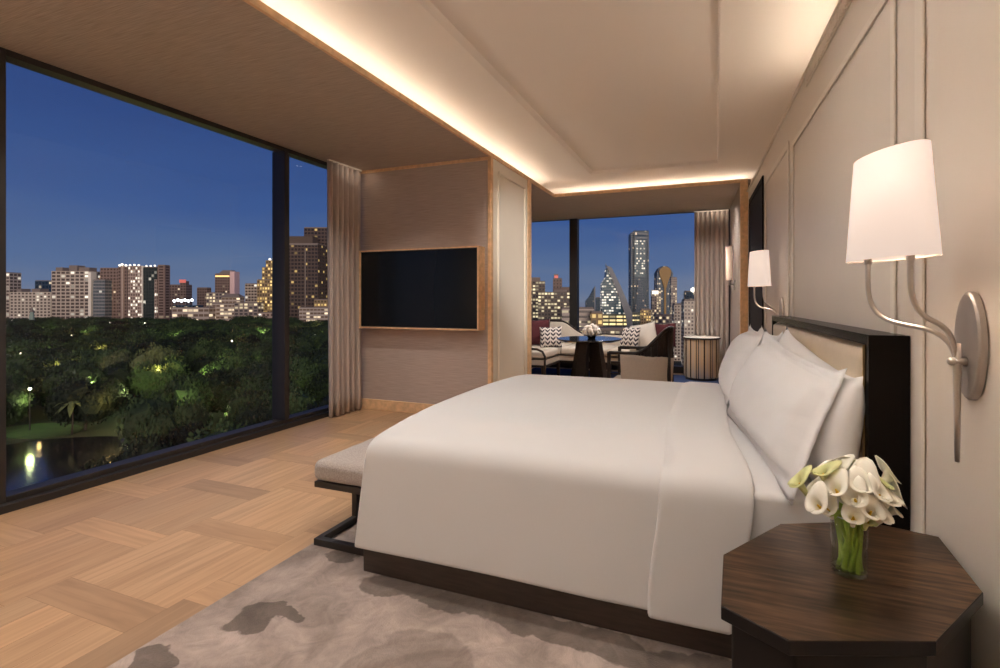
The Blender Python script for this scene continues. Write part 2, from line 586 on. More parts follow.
def leaf_print_material():
    m, t, b = new_mat('leaf_print')
    uv = t.nodes.new('ShaderNodeUVMap')
    mpn = t.nodes.new('ShaderNodeMapping')
    mpn.inputs['Scale'].default_value = (4, 5, 1)
    t.links.new(uv.outputs[0], mpn.inputs[0])
    s = t.nodes.new('ShaderNodeSeparateXYZ')
    t.links.new(mpn.outputs[0], s.inputs[0])
    fx = t.nodes.new('ShaderNodeMath')
    fx.operation = 'PINGPONG'
    fx.inputs[1].default_value = 0.5
    t.links.new(s.outputs[0], fx.inputs[0])
    ad = t.nodes.new('ShaderNodeMath')
    ad.operation = 'MULTIPLY_ADD'
    ad.inputs[1].default_value = 1.3
    t.links.new(fx.outputs[0], ad.inputs[0])
    t.links.new(s.outputs[1], ad.inputs[2])
    fr = t.nodes.new('ShaderNodeMath')
    fr.operation = 'FRACT'
    t.links.new(ad.outputs[0], fr.inputs[0])
    lt = t.nodes.new('ShaderNodeMath')
    lt.operation = 'LESS_THAN'
    lt.inputs[1].default_value = 0.52
    t.links.new(fr.outputs[0], lt.inputs[0])
    gx = t.nodes.new('ShaderNodeMath')
    gx.operation = 'GREATER_THAN'
    gx.inputs[1].default_value = 0.06
    t.links.new(fx.outputs[0], gx.inputs[0])
    mu = t.nodes.new('ShaderNodeMath')
    mu.operation = 'MULTIPLY'
    t.links.new(lt.outputs[0], mu.inputs[0])
    t.links.new(gx.outputs[0], mu.inputs[1])
    x = t.nodes.new('ShaderNodeMix')
    x.data_type = 'RGBA'
    x.inputs[6].default_value = (0.62, 0.55, 0.50, 1)
    x.inputs[7].default_value = (0.045, 0.035, 0.045, 1)
    t.links.new(mu.outputs[0], x.inputs[0])
    t.links.new(x.outputs[2], b.inputs['Base Color'])
    b.inputs['Roughness'].default_value = 0.9
    return m


M['leaf_print'] = leaf_print_material()


# ------------------------------------------------------------------ geometry helpers
class MB:
    """collects geometry in one bmesh and links it as one object"""

    def __init__(self):
        self.bm = bmesh.new()
        self.uv = self.bm.loops.layers.uv.new('UVMap')

    def face(self, pts, uvs=None):
        vs = [self.bm.verts.new(p) for p in pts]
        f = self.bm.faces.new(vs)
        if uvs:
            for l, u in zip(f.loops, uvs):
                l[self.uv].uv = u
        return f

    def box(self, x0, x1, y0, y1, z0, z1):
        return self.prism([(x0, y0), (x1, y0), (x1, y1), (x0, y1)], z0, z1)

    def prism(self, poly, z0, z1, top=None):
        n = len(poly)
        top = top or poly
        a = [self.bm.verts.new((p[0], p[1], z0)) for p in poly]
        b = [self.bm.verts.new((p[0], p[1], z1)) for p in top]
        self.bm.faces.new(a[::-1])
        self.bm.faces.new(b)
        for i in range(n):
            j = (i + 1) % n
            self.bm.faces.new((a[i], a[j], b[j], b[i]))
        return self

    def bar(self, p, q, w, t, up=(0, 0, 1)):
        """rectangular bar from p to q, w wide (across), t thick (along up)"""
        p, q = Vector(p), Vector(q)
        d = (q - p).normalized()
        u = Vector(up)
        s = d.cross(u)
        if s.length < 1e-5:
            s = d.cross(Vector((1, 0, 0)))
        s.normalize()
        u = s.cross(d).normalized()
        r = []
        for e in (p, q):
            r.append([self.bm.verts.new(e + s * a * w / 2 + u * b * t / 2) for a, b in ((-1, -1), (1, -1), (1, 1), (-1, 1))])
        self.bm.faces.new(r[0][::-1])
        self.bm.faces.new(r[1])
        for i in range(4):
            j = (i + 1) % 4
            self.bm.faces.new((r[0][i], r[0][j], r[1][j], r[1][i]))
        return self

    def tube(self, pts, rad, n=10, cap=True):
        pts = [Vector(p) for p in pts]
        if not isinstance(rad, (list, tuple)):
            rad = [rad] * len(pts)
        rings = []
        ref = Vector((0.123, 0.456, 0.88)).normalized()
        prev = None
        for i, p in enumerate(pts):
            d = (pts[min(i + 1, len(pts) - 1)] - pts[max(i - 1, 0)]).normalized()
            if prev is None:
                s = d.cross(ref)
                if s.length < 1e-3:
                    s = d.cross(Vector((1, 0, 0)))
            else:
                s = prev - d * prev.dot(d)
            s.normalize()
            prev = s
            u = d.cross(s)
            rings.append([self.bm.verts.new(p + (s * math.cos(2 * math.pi * k / n) + u * math.sin(2 * math.pi * k / n)) * rad[i]) for k in range(n)])
        for a, b in zip(rings, rings[1:]):
            for k in range(n):
                j = (k + 1) % n
                self.bm.faces.new((a[k], a[j], b[j], b[k]))
        if cap:
            self.bm.faces.new(rings[0][::-1])
            self.bm.faces.new(rings[-1])
        return self

    def lathe(self, prof, c=(0, 0, 0), n=24, sx_=1, sy_=1, rot=0, cap=False):
        rings = []
        for r, z in prof:
            ring = []
            for k in range(n):
                a = 2 * math.pi * k / n
                x, y = r * math.cos(a) * sx_, r * math.sin(a) * sy_
                x, y = x * math.cos(rot) - y * math.sin(rot), x * math.sin(rot) + y * math.cos(rot)
                ring.append(self.bm.verts.new((c[0] + x, c[1] + y, c[2] + z)))
            rings.append(ring)
        for i, (a, b) in enumerate(zip(rings, rings[1:])):
            for k in range(n):
                j = (k + 1) % n
                f = self.bm.faces.new((a[k], a[j], b[j], b[k]))
                for l, u in zip(f.loops, ((k / n, i), ((k + 1) / n, i), ((k + 1) / n, i + 1), (k / n, i + 1))):
                    l[self.uv].uv = u
        if cap:
            self.bm.faces.new(rings[0][::-1])
            self.bm.faces.new(rings[-1])
        return self

    def grid(self, fn, nu, nv, closed=False):
        g = [[self.bm.verts.new(fn(i / nu, j / nv)) for j in range(nv + 1)] for i in range(nu + 1)]
        for i in range(nu):
            for j in range(nv):
                f = self.bm.faces.new((g[i][j], g[i + 1][j], g[i + 1][j + 1], g[i][j + 1]))
                for l, u in zip(f.loops, ((i / nu, j / nv), ((i + 1) / nu, j / nv), ((i + 1) / nu, (j + 1) / nv), (i / nu, (j + 1) / nv))):
                    l[self.uv].uv = u
        return self

    def blob(self, c, r, sub=2, sz=(1, 1, 1), rough=0.0, fs=1.5):
        ret = bmesh.ops.create_icosphere(self.bm, subdivisions=sub, radius=1)
        for v in ret['verts']:
            k = 1 + rough * noise.noise(Vector(v.co) * fs + Vector(c) * 3.1)
            v.co = Vector((c[0] + v.co.x * r * sz[0] * k, c[1] + v.co.y * r * sz[1] * k, c[2] + v.co.z * r * sz[2] * k))
        return self

    def build(self, name, m, parent=None, smooth=False, bevel=0.0, seg=2, solid=0.0, sub=0, weld=False, offset=1):
        if weld:
            bmesh.ops.remove_doubles(self.bm, verts=self.bm.verts[:], dist=1e-5)
        if not solid:
            bmesh.ops.recalc_face_normals(self.bm, faces=self.bm.faces[:])
        if parent is not None:
            root = parent
            while root.parent:
                root = root.parent
            if not root.get('_local'):
                bmesh.ops.translate(self.bm, verts=self.bm.verts[:], vec=-root.location)
        me = bpy.data.meshes.new(name)
        self.bm.to_mesh(me)
        self.bm.free()
        if smooth:
            for p in me.polygons:
                p.use_smooth = True
        o = bpy.data.objects.new(name, me)
        COL.objects.link(o)
        if m is not None:
            me.materials.append(m)
        if parent is not None:
            o.parent = parent
        if solid:
            md = o.modifiers.new('solid', 'SOLIDIFY')
            md.thickness = solid
            md.offset = offset
        if bevel:
            md = o.modifiers.new('bevel', 'BEVEL')
            md.width = bevel
            md.segments = seg
            md.limit_method = 'ANGLE'
            md.angle_limit = R(40)
            if smooth or seg > 2:
                for p in me.polygons:
                    p.use_smooth = True
                wn = o.modifiers.new('wn', 'WEIGHTED_NORMAL')
                wn.keep_sharp = True
        if sub:
            md = o.modifiers.new('sub', 'SUBSURF')
            md.levels = md.render_levels = sub
        return o


def thing(name, label, cat, loc=(0, 0, 0), group=None, local=False, rz=0.0):
    o = bpy.data.objects.new(name, None)
    o.empty_display_size = 0.1
    COL.objects.link(o)
    o.location = loc
    o.rotation_euler = (0, 0, rz)
    if local:
        o['_local'] = 1
    return tag(o, label, cat, group)


def tag(o, label=None, cat=None, group=None, kind=None):
    if label:
        o['label'] = label
    if cat:
        o['category'] = cat
    if group:
        o['group'] = group
    if kind:
        o['kind'] = kind
    return o


def struct(o):
    o['kind'] = 'structure'
    return o


def copy_tree(o, parent=None):
    c = o.copy()
    COL.objects.link(c)
    c.parent = parent
    for ch in [q for q in bpy.data.objects if q.parent == o]:
        copy_tree(ch, c)
    return c


_trim = [0]


def trim(mb, m, **k):
    _trim[0] += 1
    return struct(mb.build('trim_%d' % _trim[0], m, **k))


def smoothstep(a, b, x):
    t = max(0.0, min(1.0, (x - a) / (b - a)))
    return t * t * (3 - 2 * t)


# ------------------------------------------------------------------ room shell
def make_floor():
    """parquet: blocks of four boards between single cross boards, in a stagger"""
    bm = bmesh.new()
    uv = bm.loops.layers.uv.new('UVMap')
    tone = bm.loops.layers.float_color.new('tone')
    rnd = random.Random(3)
    BW, NB, LEN, CR = 0.1645, 4, 0.475, 0.148    # board width, boards in a block, block length, cross board
    X0, X1, Y0, Y1 = WX - 0.1, 0.95, YBACK, YW + 0.05

    def board(x0, x1, y0, y1, along_y, v=None):
        x0, x1, y0, y1 = max(x0, X0), min(x1, X1), max(y0, Y0), min(y1, Y1)
        if x1 - x0 < 1e-4 or y1 - y0 < 1e-4:
            return
        g = 0.0003
        k = rnd.random()
        base = (0.48, 0.30, 0.165)
        v = (v if v else 0.72 + 0.46 * rnd.random()) * (0.93 + 0.14 * k)
        hue = rnd.random() * 0.06 - 0.03
        c = (base[0] * v * (1 + hue), base[1] * v, base[2] * v * (1 - hue), 1)
        vs = [bm.verts.new(p) for p in ((x0 + g, y0 + g, 0), (x1 - g, y0 + g, 0), (x1 - g, y1 - g, 0), (x0 + g, y1 - g, 0))]
        f = bm.faces.new(vs)
        off = (rnd.random() * 50, rnd.random() * 50)
        for l in f.loops:
            p = l.vert.co
            a, b = (p.y, p.x) if along_y else (p.x, p.y)
            l[uv].uv = (a + off[0], b + off[1])
            l[tone] = c
    x = -4.12 - BW * NB
    n = -1
    while x < X1:
        m = -6
        while True:
            yc = 0.17 + 0.215 * n + (LEN + CR) * m
            m += 1
            if yc > Y1 + 1:
                break
            if yc < Y0 - 1:
                continue
            board(x, x + NB * BW, yc - CR / 2, yc + CR / 2, False)
            bv = 0.84 + 0.30 * rnd.random()
            for k in range(NB):
                board(x + k * BW, x + (k + 1) * BW, yc + CR / 2, yc + CR / 2 + LEN, True, bv)
        x += NB * BW
        n += 1
    # dark screed under the joints
    me = bpy.data.meshes.new('floor')
    bm.to_mesh(me)
    bm.free()
    o = bpy.data.objects.new('floor', me)
    COL.objects.link(o)
    me.materials.append(M['floor'])
    struct(o)
    b = MB()
    b.box(WX - 0.25, 1.1, YBACK, YW + 0.2, -0.3, -0.002)
    s = b.build('floor_slab', M['dark_panel'])
    struct(s)


make_floor()

# white ceiling with a shallow raised tray
b = MB()
X0, X1, Y0, Y1 = XC - 0.5, 1.15, YBACK, YB + 0.95
tx0, tx1, ty0, ty1 = -1.65, 0.025, 0.3, 6.34
dz = 0.03
for (a0, a1, c0, c1) in ((X0, tx0, Y0, Y1), (tx1, X1, Y0, Y1), (tx0, tx1, Y0, ty0), (tx0, tx1, ty1, Y1)):
    b.box(a0, a1, c0, c1, ZC, ZC + 0.1)
cw = 0.045
b.prism([(tx0, ty0), (tx1, ty0), (tx1, ty1), (tx0, ty1)], ZC + dz + 0.001, ZC + 0.1)
o_ = [(tx0, ty0), (tx1, ty0), (tx1, ty1), (tx0, ty1)]
i_ = [(tx0 + cw, ty0 + cw), (tx1 - cw * 0.3, ty0 + cw), (tx1 - cw * 0.3, ty1 - cw), (tx0 + cw, ty1 - cw)]
for k in range(4):
    j = (k + 1) % 4
    b.face([(*o_[k], ZC), (*o_[j], ZC), (*i_[j], ZC + dz), (*i_[k], ZC + dz)])
struct(b.build('ceiling', M['ceiling']))

# timber soffits
b = MB()
b.prism([(WX - 0.15, YBACK), (XC, YBACK), (XC, YB), (0.42, YB), (0.42, YW + 0.1), (WX - 0.15, YW + 0.1)], ZS, ZS + 0.03)
struct(b.build('ceiling_soffit', M['soffit']))
b = MB()
b.box(XC - 0.012, XC + 0.012, YBACK, YB + 0.012, ZS - 0.008, ZS + 0.036)
trim(b, M['oak_trim'], bevel=0.003)
b = MB()
b.box(XC + 0.012, 0.387, YB - 0.012, YB + 0.012, ZS - 0.008, ZS + 0.036)
trim(b, M['oak_trim'], bevel=0.003)
b = MB()       # backs of the two coves
b.box(XC - 0.5, XC - 0.48, YBACK, YB + 0.95, ZS + 0.03, ZC)
b.box(XC - 0.5, 0.8, YB + 0.93, YB + 0.95, ZS + 0.03, ZC)
struct(b.build('ceiling_cove', M['ceiling']))

# television wall and its pier
b = MB()
b.box(WX - 0.1, XC - 0.03, YT, YT + 0.12, 0, ZS)
struct(b.build('wall_television', M['tvwall']))
b = MB()
b.box(WX + 0.02, XC - 0.035, YT - 0.014, YT, 0, 0.12)
o = struct(b.build('baseboard_television', M['oak_trim'], bevel=0.003))
b = MB()
b.box(WX + 0.02, XC - 0.035, YT - 0.018, YT, ZS - 0.035, ZS)
trim(b, M['oak_trim'], bevel=0.003)
b = MB()
b.box(XC - 0.12, XC, YT + 0.005, YP, 0, ZS + 0.02)
struct(b.build('wall_pier', M['cream_panel']))
b = MB()
b.box(XC - 0.035, XC + 0.008, YT - 0.02, YT + 0.03, 0, ZS + 0.0)
trim(b, M['oak_trim'], bevel=0.004)
b = MB()
b.box(XC - 0.12, XC + 0.010, YP, YP + 0.12, 0, ZS + 0.0)
trim(b, M['oak_trim'], bevel=0.004)
b = MB()     # raised moulding on the pier
y0, y1, z0, z1 = YT + 0.16, YP - 0.09, 0.18, ZS - 0.13
for (p, q) in (((y0, z0), (y0, z1)), ((y1, z0), (y1, z1)), ((y0, z0), (y1, z0)), ((y0, z1), (y1, z1))):
    b.bar((XC + 0.006, p[0], p[1]), (XC + 0.006, q[0], q[1]), 0.03, 0.03)
trim(b, M['cream_panel'], bevel=0.006)

# headboard wall
b = MB()
b.prism([(wx(YBACK), YBACK), (wx(YBACK) + 0.3, YBACK), (wx(YB) + 0.3, YB + 0.1), (wx(YB), YB + 0.1)], 0, ZK)
struct(b.build('wall_right', M['plaster']))
b = MB()     # wall behind the ledge, carries the cove
b.prism([(wx(YBACK) + 0.301, YBACK), (wx(YBACK) + 0.4, YBACK), (wx(YB) + 0.4, YB + 0.95), (wx(YB) + 0.301, YB + 0.95)], 0, ZC)
struct(b.build('wall_right_upper', M['ceiling']))


def wstrip(b, y0, y1, z0, z1, out):
    b.prism([(wx(y0), y0), (wx(y1), y1), (wx(y1) - out, y1), (wx(y0) - out, y0)], z0, z1)


def wframe(y0, y1, z0, z1, wdt, out):
    b = MB()
    wstrip(b, y0, y0 + wdt, z0, z1, out)
    wstrip(b, y1 - wdt, y1, z0, z1, out)
    wstrip(b, y0 + wdt, y1 - wdt, z1 - wdt, z1, out)
    wstrip(b, y0 + wdt, y1 - wdt, z0, z0 + wdt, out)
    return trim(b, M['trim'], bevel=0.007, seg=3)


b = MB()
wstrip(b, YBACK, YB, ZK - 0.015, ZK, 0.018)
trim(b, M['trim'], bevel=0.004)
wframe(1.905, 3.67, 0.14, 2.385, 0.036, 0.009)
wframe(0.4, 1.752, 0.14, 2.62, 0.055, 0.009)
wframe(3.79, 4.98, 0.14, 2.44, 0.05, 0.009)
b = MB()
wstrip(b, -1, 5.0, 0, 0.12, 0.015)
o = struct(b.build('baseboard_right', M['trim'], bevel=0.004))
# linear air grille near the top of the wall
g = thing('air_grille', 'long beige slotted air grille high on the headboard wall', 'grille', (wx(2.2), 2.2, 2.60))
b = MB()
b.prism([(wx(1.2) - 0.006, 1.2), (wx(1.2), 1.2), (wx(3.25), 3.25), (wx(3.25) - 0.006, 3.25)], 2.595, 2.66)
b.build('grille_frame', M['trim'], g)
b = MB()
y = 1.24
while y < 3.2:
    b.prism([(wx(y) - 0.016, y), (wx(y) - 0.006, y), (wx(y + 0.012) - 0.006, y + 0.012), (wx(y + 0.012) - 0.016, y + 0.012)], 2.60, 2.655)
    y += 0.028
b.build('louvre', M['plaster'], g)

# dark sliding door on the same wall
b = MB()
wstrip(b, 5.10, 5.16, 0, 2.52, 0.014)
wstrip(b, 6.24, 6.30, 0, 2.52, 0.014)
wstrip(b, 5.16, 6.24, 2.46, 2.52, 0.014)
wstrip(b, 5.16, 6.24, 0.0, 2.46, 0.006)
struct(b.build('door_1', M['dark_panel'], bevel=0.003))

# walls behind the camera and at the near end of the window
b = MB()
b.box(WX - 0.15, 1.3, YBACK - 0.1, YBACK, 0, ZC)
struct(b.build('wall_back', M['plaster']))
b = MB()
b.box(WX - 0.15, WX, YBACK, 1.50, 0, ZS)
struct(b.build('wall_left', M['plaster']))


# big window
def window_frame(b, y0, y1, z0, z1, d0, d1, rails):
    b.box(d0, d1, y0, y0 + rails[0], z0, z1)
    b.box(d0, d1, y1 - rails[1], y1, z0, z1)
    b.box(d0, d1, y0 + rails[0], y1 - rails[1], z1 - rails[2], z1)
    b.box(d0, d1, y0 + rails[0], y1 - rails[1], z0, z0 + rails[3])


o1 = struct(bpy.data.objects.new('window_1', None))
COL.objects.link(o1)
o1.location = (WX, 1.5, 0)
b = MB()
window_frame(b, 1.50, YT, 0, ZS, WX - 0.12, WX, (0.075, 0.05, 0.04, 0.085))
b.box(WX - 0.14, WX + 0.03, 3.495, 3.535, 0.085, ZS - 0.04)
b.box(WX - 0.12, WX - 0.01, 3.535, 3.585, 0.085, ZS - 0.05)
b.build('window_frame', M['metal_dark'], o1, bevel=0.004)
for (y0, y1) in ((1.575, 3.495), (3.585, YT - 0.05)):
    b = MB()
    b.box(WX - 0.075, WX - 0.065, y0, y1, 0.085, ZS - 0.05)
    b.build('window_pane', M['glass'], o1)
b = MB()
b.box(WX - 0.12, WX + 0.05, 1.5, YT, 0.0, 0.05)
b.build('window_sill', M['metal_dark'], o1, bevel=0.004)

# bay window and the walls of the sitting bay
o2 = struct(bpy.data.objects.new('window_2', None))
COL.objects.link(o2)
o2.location = (-1.5, YW, 0)
b = MB()
x0, x1 = WX + 0.02, 0.25
b.box(x0, x1, YW, YW + 0.1, 0, 0.12)
b.box(x0, x1, YW, YW + 0.1, ZS + 0.0, ZS + 0.03)
for (a, c) in ((x0, x0 + 0.06), (-2.60, -2.445), (x1 - 0.06, x1)):
    b.box(a, c, YW - 0.03, YW + 0.1, 0.12, ZS)
b.build('window_frame', M['metal_dark'], o2, bevel=0.004)
for (a, c) in ((x0 + 0.06, -2.60), (-2.445, x1 - 0.06)):
    b = MB()
    b.box(a, c, YW + 0.045, YW + 0.055, 0.12, ZS)
    b.build('window_pane', M['glass'], o2)
b = MB()
b.box(WX - 0.1, WX + 0.02, YT + 0.12, YW + 0.1, 0, ZS)
struct(b.build('wall_bay_left', M['bay_wall']))
b = MB()
b.prism([(0.30, YB + 0.1), (0.42, YB + 0.1), (0.42, YW + 0.1), (0.215, YW + 0.1), (0.215, YW)], 0, ZS)
struct(b.build('wall_bay_right', M['bay_wall']))
b = MB()
b.box(0.295, 0.387, YB - 0.02, YB + 0.1, 0, ZS + 0.0)
trim(b, M['oak_trim'], bevel=0.004)


# ------------------------------------------------------------------ curtains
def curtain(name, label, p0, p1, z0, z1, folds, amp, nrm, loc):
    t = thing(name, label, 'curtain', loc)
    p0, p1, nrm = Vector(p0), Vector(p1), Vector(nrm).normalized()
    rnd = random.Random(len(label))
    ph = [rnd.random() * 0.9 for _ in range(64)]
    am = [0.65 + 0.5 * rnd.random() for _ in range(64)]

    def f(u, v):
        k = u * folds
        i = int(k)
        wv = math.sin(2 * math.pi * k + 0.35 * math.sin(3 * v + ph[i % 64] * 6)) * amp * am[i % 64]
        wv *= 0.70 + 0.30 * (1 - v)
        q = p0.lerp(p1, u) + nrm * wv
        return (q.x, q.y, z0 + (z1 - z0) * v)
    b = MB()
    b.grid(f, folds * 10, 14)
    b.build('drape', M['curtain'], t, smooth=True, solid=0.006)
    b = MB()
    b.bar((p0.x, p0.y, z1 + 0.012), (p1.x, p1.y, z1 + 0.012), 0.03, 0.02)
    b.build('curtain_track', M['trim'], t)
    return t


curtain('curtain', 'taupe pleated curtain gathered beside the television and the big window', (WX + 0.11, 3.965, 0), (WX + 0.135, 4.43, 0), 0.012, ZS - 0.025, 6, 0.05, (1, -0.15, 0), (WX + 0.16, 4.25, 0))
curtain('curtain', 'taupe pleated curtain behind the round drum table in the sitting bay', (-0.345, YW - 0.17, 0), (0.195, YW - 0.17, 0), 0.012, ZS - 0.05, 7, 0.062, (0, 1, 0), (-0.07, YW - 0.17, 0))

# ------------------------------------------------------------------ television
t = thing('television', 'wall-mounted black flat screen television in an oak frame', 'television', (-3.1, YT, 0.95))
tx0_, tx1_, tz0, tz1, tf = -3.865, -2.325, 0.96, 1.845, 4.33
b = MB()
fr_ = 0.016
b.box(tx0_, tx1_, tf, YT - 0.001, tz0, tz0 + fr_)
b.box(tx0_, tx1_, tf, YT - 0.001, tz1 - fr_, tz1)
b.box(tx0_, tx0_ + fr_, tf, YT - 0.001, tz0 + fr_, tz1 - fr_)
b.box(tx1_ - fr_, tx1_, tf, YT - 0.001, tz0 + fr_, tz1 - fr_)
b.build('frame', M['oak_trim'], t, bevel=0.003)
b = MB()
b.box(tx0_ + fr_, tx1_ - fr_, tf + 0.02, YT - 0.002, tz0 + fr_, tz1 - fr_)
b.build('back_case', M['metal_dark'], t)
b = MB()
b.box(tx0_ + fr_ + 0.008, tx1_ - fr_ - 0.008, tf + 0.014, tf + 0.0195, tz0 + fr_ + 0.008, tz1 - fr_ - 0.008)
b.build('screen', M['screen'], t, bevel=0.002)

# ------------------------------------------------------------------ rug
b = MB()
b.box(-1.985, 0.42, -0.6, 3.98, 0.0, 0.012)
tag(b.build('area_rug', M['rug'], bevel=0.005), 'grey beige rug with dark ink flower blots under the bed', 'rug')
b = MB()
b.box(-3.2, 0.1, 7.25, YW - 0.26, 0.0, 0.012)
tag(b.build('bay_carpet', M['blue_carpet'], bevel=0.004), 'dark blue carpet on the floor of the sitting bay', 'carpet')

# ------------------------------------------------------------------ bed
BX0, BX1, BY0, BY1 = -1.52, 0.40, 1.80, 3.78      # mattress plan
bed = thing('bed', 'large bed made up with smooth white linen on a dark base', 'bed', (-0.55, 2.79, 0.012))
b = MB()
b.box(BX0 - 0.035, BX1, BY0 - 0.03, BY1 + 0.03, 0.0121, 0.285)
b.build('base', M['bedbase'], bed, bevel=0.006)
b = MB()
b.box(BX0 + 0.01, BX1 + 0.02, BY0 - 0.015, BY1 + 0.015, 0.285, 0.585)
b.build('mattress', M['cotton'], bed, bevel=0.06, seg=5, smooth=True)


def bed_top(x, y):
    """height of the made-up bed"""
    u = (y - (BY0 + BY1) / 2) / ((BY1 - BY0) / 2)
    return 0.613 + 0.052 * (1 - min(1, abs(u)) ** 3.2) + 0.006 * noise.noise(Vector((x * 1.7, y * 1.7, 0.3)))


def cover(x0, x1, foot, lift, near_hem, r=0.085, rf=0.03, nx=60, flare=0.05, seed=0.0, far_hem=0.40, x_skew=None):
    """linen lying over the bed and hanging down its long sides (and over the foot if asked)"""
    ye0, ye1 = BY0 - 0.012 - lift, BY1 + 0.012 + lift

    def side(s, r=r):
        # s = arc length past the start of the edge curve: returns (out, drop)
        q = r * math.pi / 2
        if s < q:
            a = s / r
            return r * math.sin(a), r * (1 - math.cos(a))
        e = s - q
        return r + flare * e / 0.45, r + e
    La, Lb = near_hem, far_hem
    ys = []
    nsi, nto = 16, 46
    for i in range(nsi, 0, -1):
        ys.append(('n', i / nsi * La))
    for i in range(nto + 1):
        ys.append(('t', ye0 + r + (ye1 - ye0 - 2 * r) * i / nto))
    for i in range(1, nsi + 1):
        ys.append(('f', i / nsi * Lb))
    xs = []
    if foot:
        for i in range(nsi, 0, -1):
            xs.append(('d', i / nsi * foot))
    for i in range(nx + 1):
        xs.append(('t', x0 + (x1 - x0) * i / nx))
    b = MB()
    g = []
    for kx, vx in xs:
        row = []
        for ky, vy in ys:
            ox, dx_ = (0, 0) if kx == 't' else side(vx, rf)
            X = (vx if kx == 't' else x0 - ox * 0.45)
            oy, dy_ = (0, 0) if ky == 't' else side(vy)
            if ky == 't':
                Y = vy
                yt = vy
            elif ky == 'n':
                Y = ye0 + r - oy
                yt = ye0 + r
            else:
                Y = ye1 - r + oy
                yt = ye1 - r
            drop = max(dx_, dy_)
            Z = bed_top(X, min(max(yt, BY0), BY1)) + lift - drop
            # slow folds in the hanging cloth
            if ky != 't' and dy_ > r:
                amt = min(1, (dy_ - r) / 0.35)
                Y += (-1 if ky == 'n' else 1) * amt * 0.012 * noise.noise(Vector((X * 2.1 + seed, 0.5, Z * 0.6)))
            if x_skew:
                X += x_skew(kx, vx, ky, vy)
            row.append(b.bm.verts.new((X, Y, Z)))
        g.append(row)
    for i in range(len(g) - 1):
        for j in range(len(g[0]) - 1):
            b.bm.faces.new((g[i][j], g[i + 1][j], g[i + 1][j + 1], g[i][j + 1]))
    bmesh.ops.recalc_face_normals(b.bm, faces=b.bm.faces[:])
    return b


b = cover(BX0 - 0.0, -0.10, 0.50, 0.012, 0.535)
b.build('duvet', M['cotton'], bed, smooth=True, solid=0.012, sub=1)
b = cover(-0.235, 0.055, 0, 0.024, 0.562, nx=12, seed=4.0, x_skew=lambda kx, vx, ky, vy: 0.0)
# the free edges of the turned-back sheet sink towards the duvet
for v in b.bm.verts:
    e = min(v.co.x + 0.235, 0.055 - v.co.x)
    k = 1 - smoothstep(0, 0.05, e)
    if v.co.z > 0.55:
        v.co.z -= 0.014 * k
    right = 0.5 + 0.5 * smoothstep(-0.1, 0.055, v.co.x)
    v.co.x += right * 0.07 * math.exp(-((v.co.y - 1.80) / 0.35) ** 2) * smoothstep(0.2, 0.55, v.co.z)
b.build('turned_back_sheet', M['cotton'], bed, smooth=True, solid=0.012, sub=1)
# fitted sheet showing between the fold and the pillows
b = MB()


def fit(u, v):
    X = -0.02 + u * 0.44
    s = v
    if s < 0.22:
        q = 1 - s / 0.22
        return (X, BY0 - 0.018 - 0.012 * math.sin(q * 1.5), bed_top(X, BY0) - 0.006 - 0.30 * q)
    yy = BY0 + (BY1 - BY0) * (s - 0.22) / 0.78
    return (X, yy - 0.006, bed_top(X, yy) - 0.004 - 0.02 * math.exp(-((s - 0.22) / 0.02) ** 2))


b.grid(fit, 14, 60)
b.build('fitted_sheet', M['cotton'], bed, smooth=True, solid=0.008, offset=-1)

# headboard, parallel to its wall
HX = [(wx(1.80) - 0.118, 1.80), (wx(1.80) - 0.004, 1.80), (wx(3.80) - 0.004, 3.80), (wx(3.80) - 0.118, 3.80)]


def hb(y, out):
    return (wx(y) - out, y)


b = MB()
b.prism([hb(1.80, 0.115), hb(1.80, 0.001), hb(1.835, 0.001), hb(1.835, 0.115)], 0.0, 1.165)
b.prism([hb(3.765, 0.115), hb(3.765, 0.001), hb(3.80, 0.001), hb(3.80, 0.115)], 0.0, 1.165)
b.prism([hb(1.835, 0.115), hb(1.835, 0.001), hb(3.765, 0.001), hb(3.765, 0.115)], 1.13, 1.165)
b.prism([hb(1.835, 0.06), hb(1.835, 0.001), hb(3.765, 0.001), hb(3.765, 0.06)], 0.0, 1.13)
hbd = b.build('headboard', M['black_lacquer'], bed)
b = MB()


def cushion(u, v):
    y = 1.842 + u * (3.758 - 1.842)
    z = 0.45 + v * (1.129 - 0.45)
    e = min(u * 1.9, (1 - u) * 1.9, (1 - v) * 0.7)
    k = math.sqrt(max(0, 1 - (1 - min(1, e / 0.05)) ** 2))
    return (wx(y) - 0.065 - 0.055 * k, y, z)


b.grid(cushion, 70, 24)
b.build('headboard_cushion', M['leather'], hbd, smooth=True)
b = MB()
b.prism([hb(1.8355, 0.121), hb(1.8355, 0.112), hb(1.842, 0.112), hb(1.842, 0.121)], 0.2, 1.129)
b.build('headboard_inlay', M['brass'], hbd)


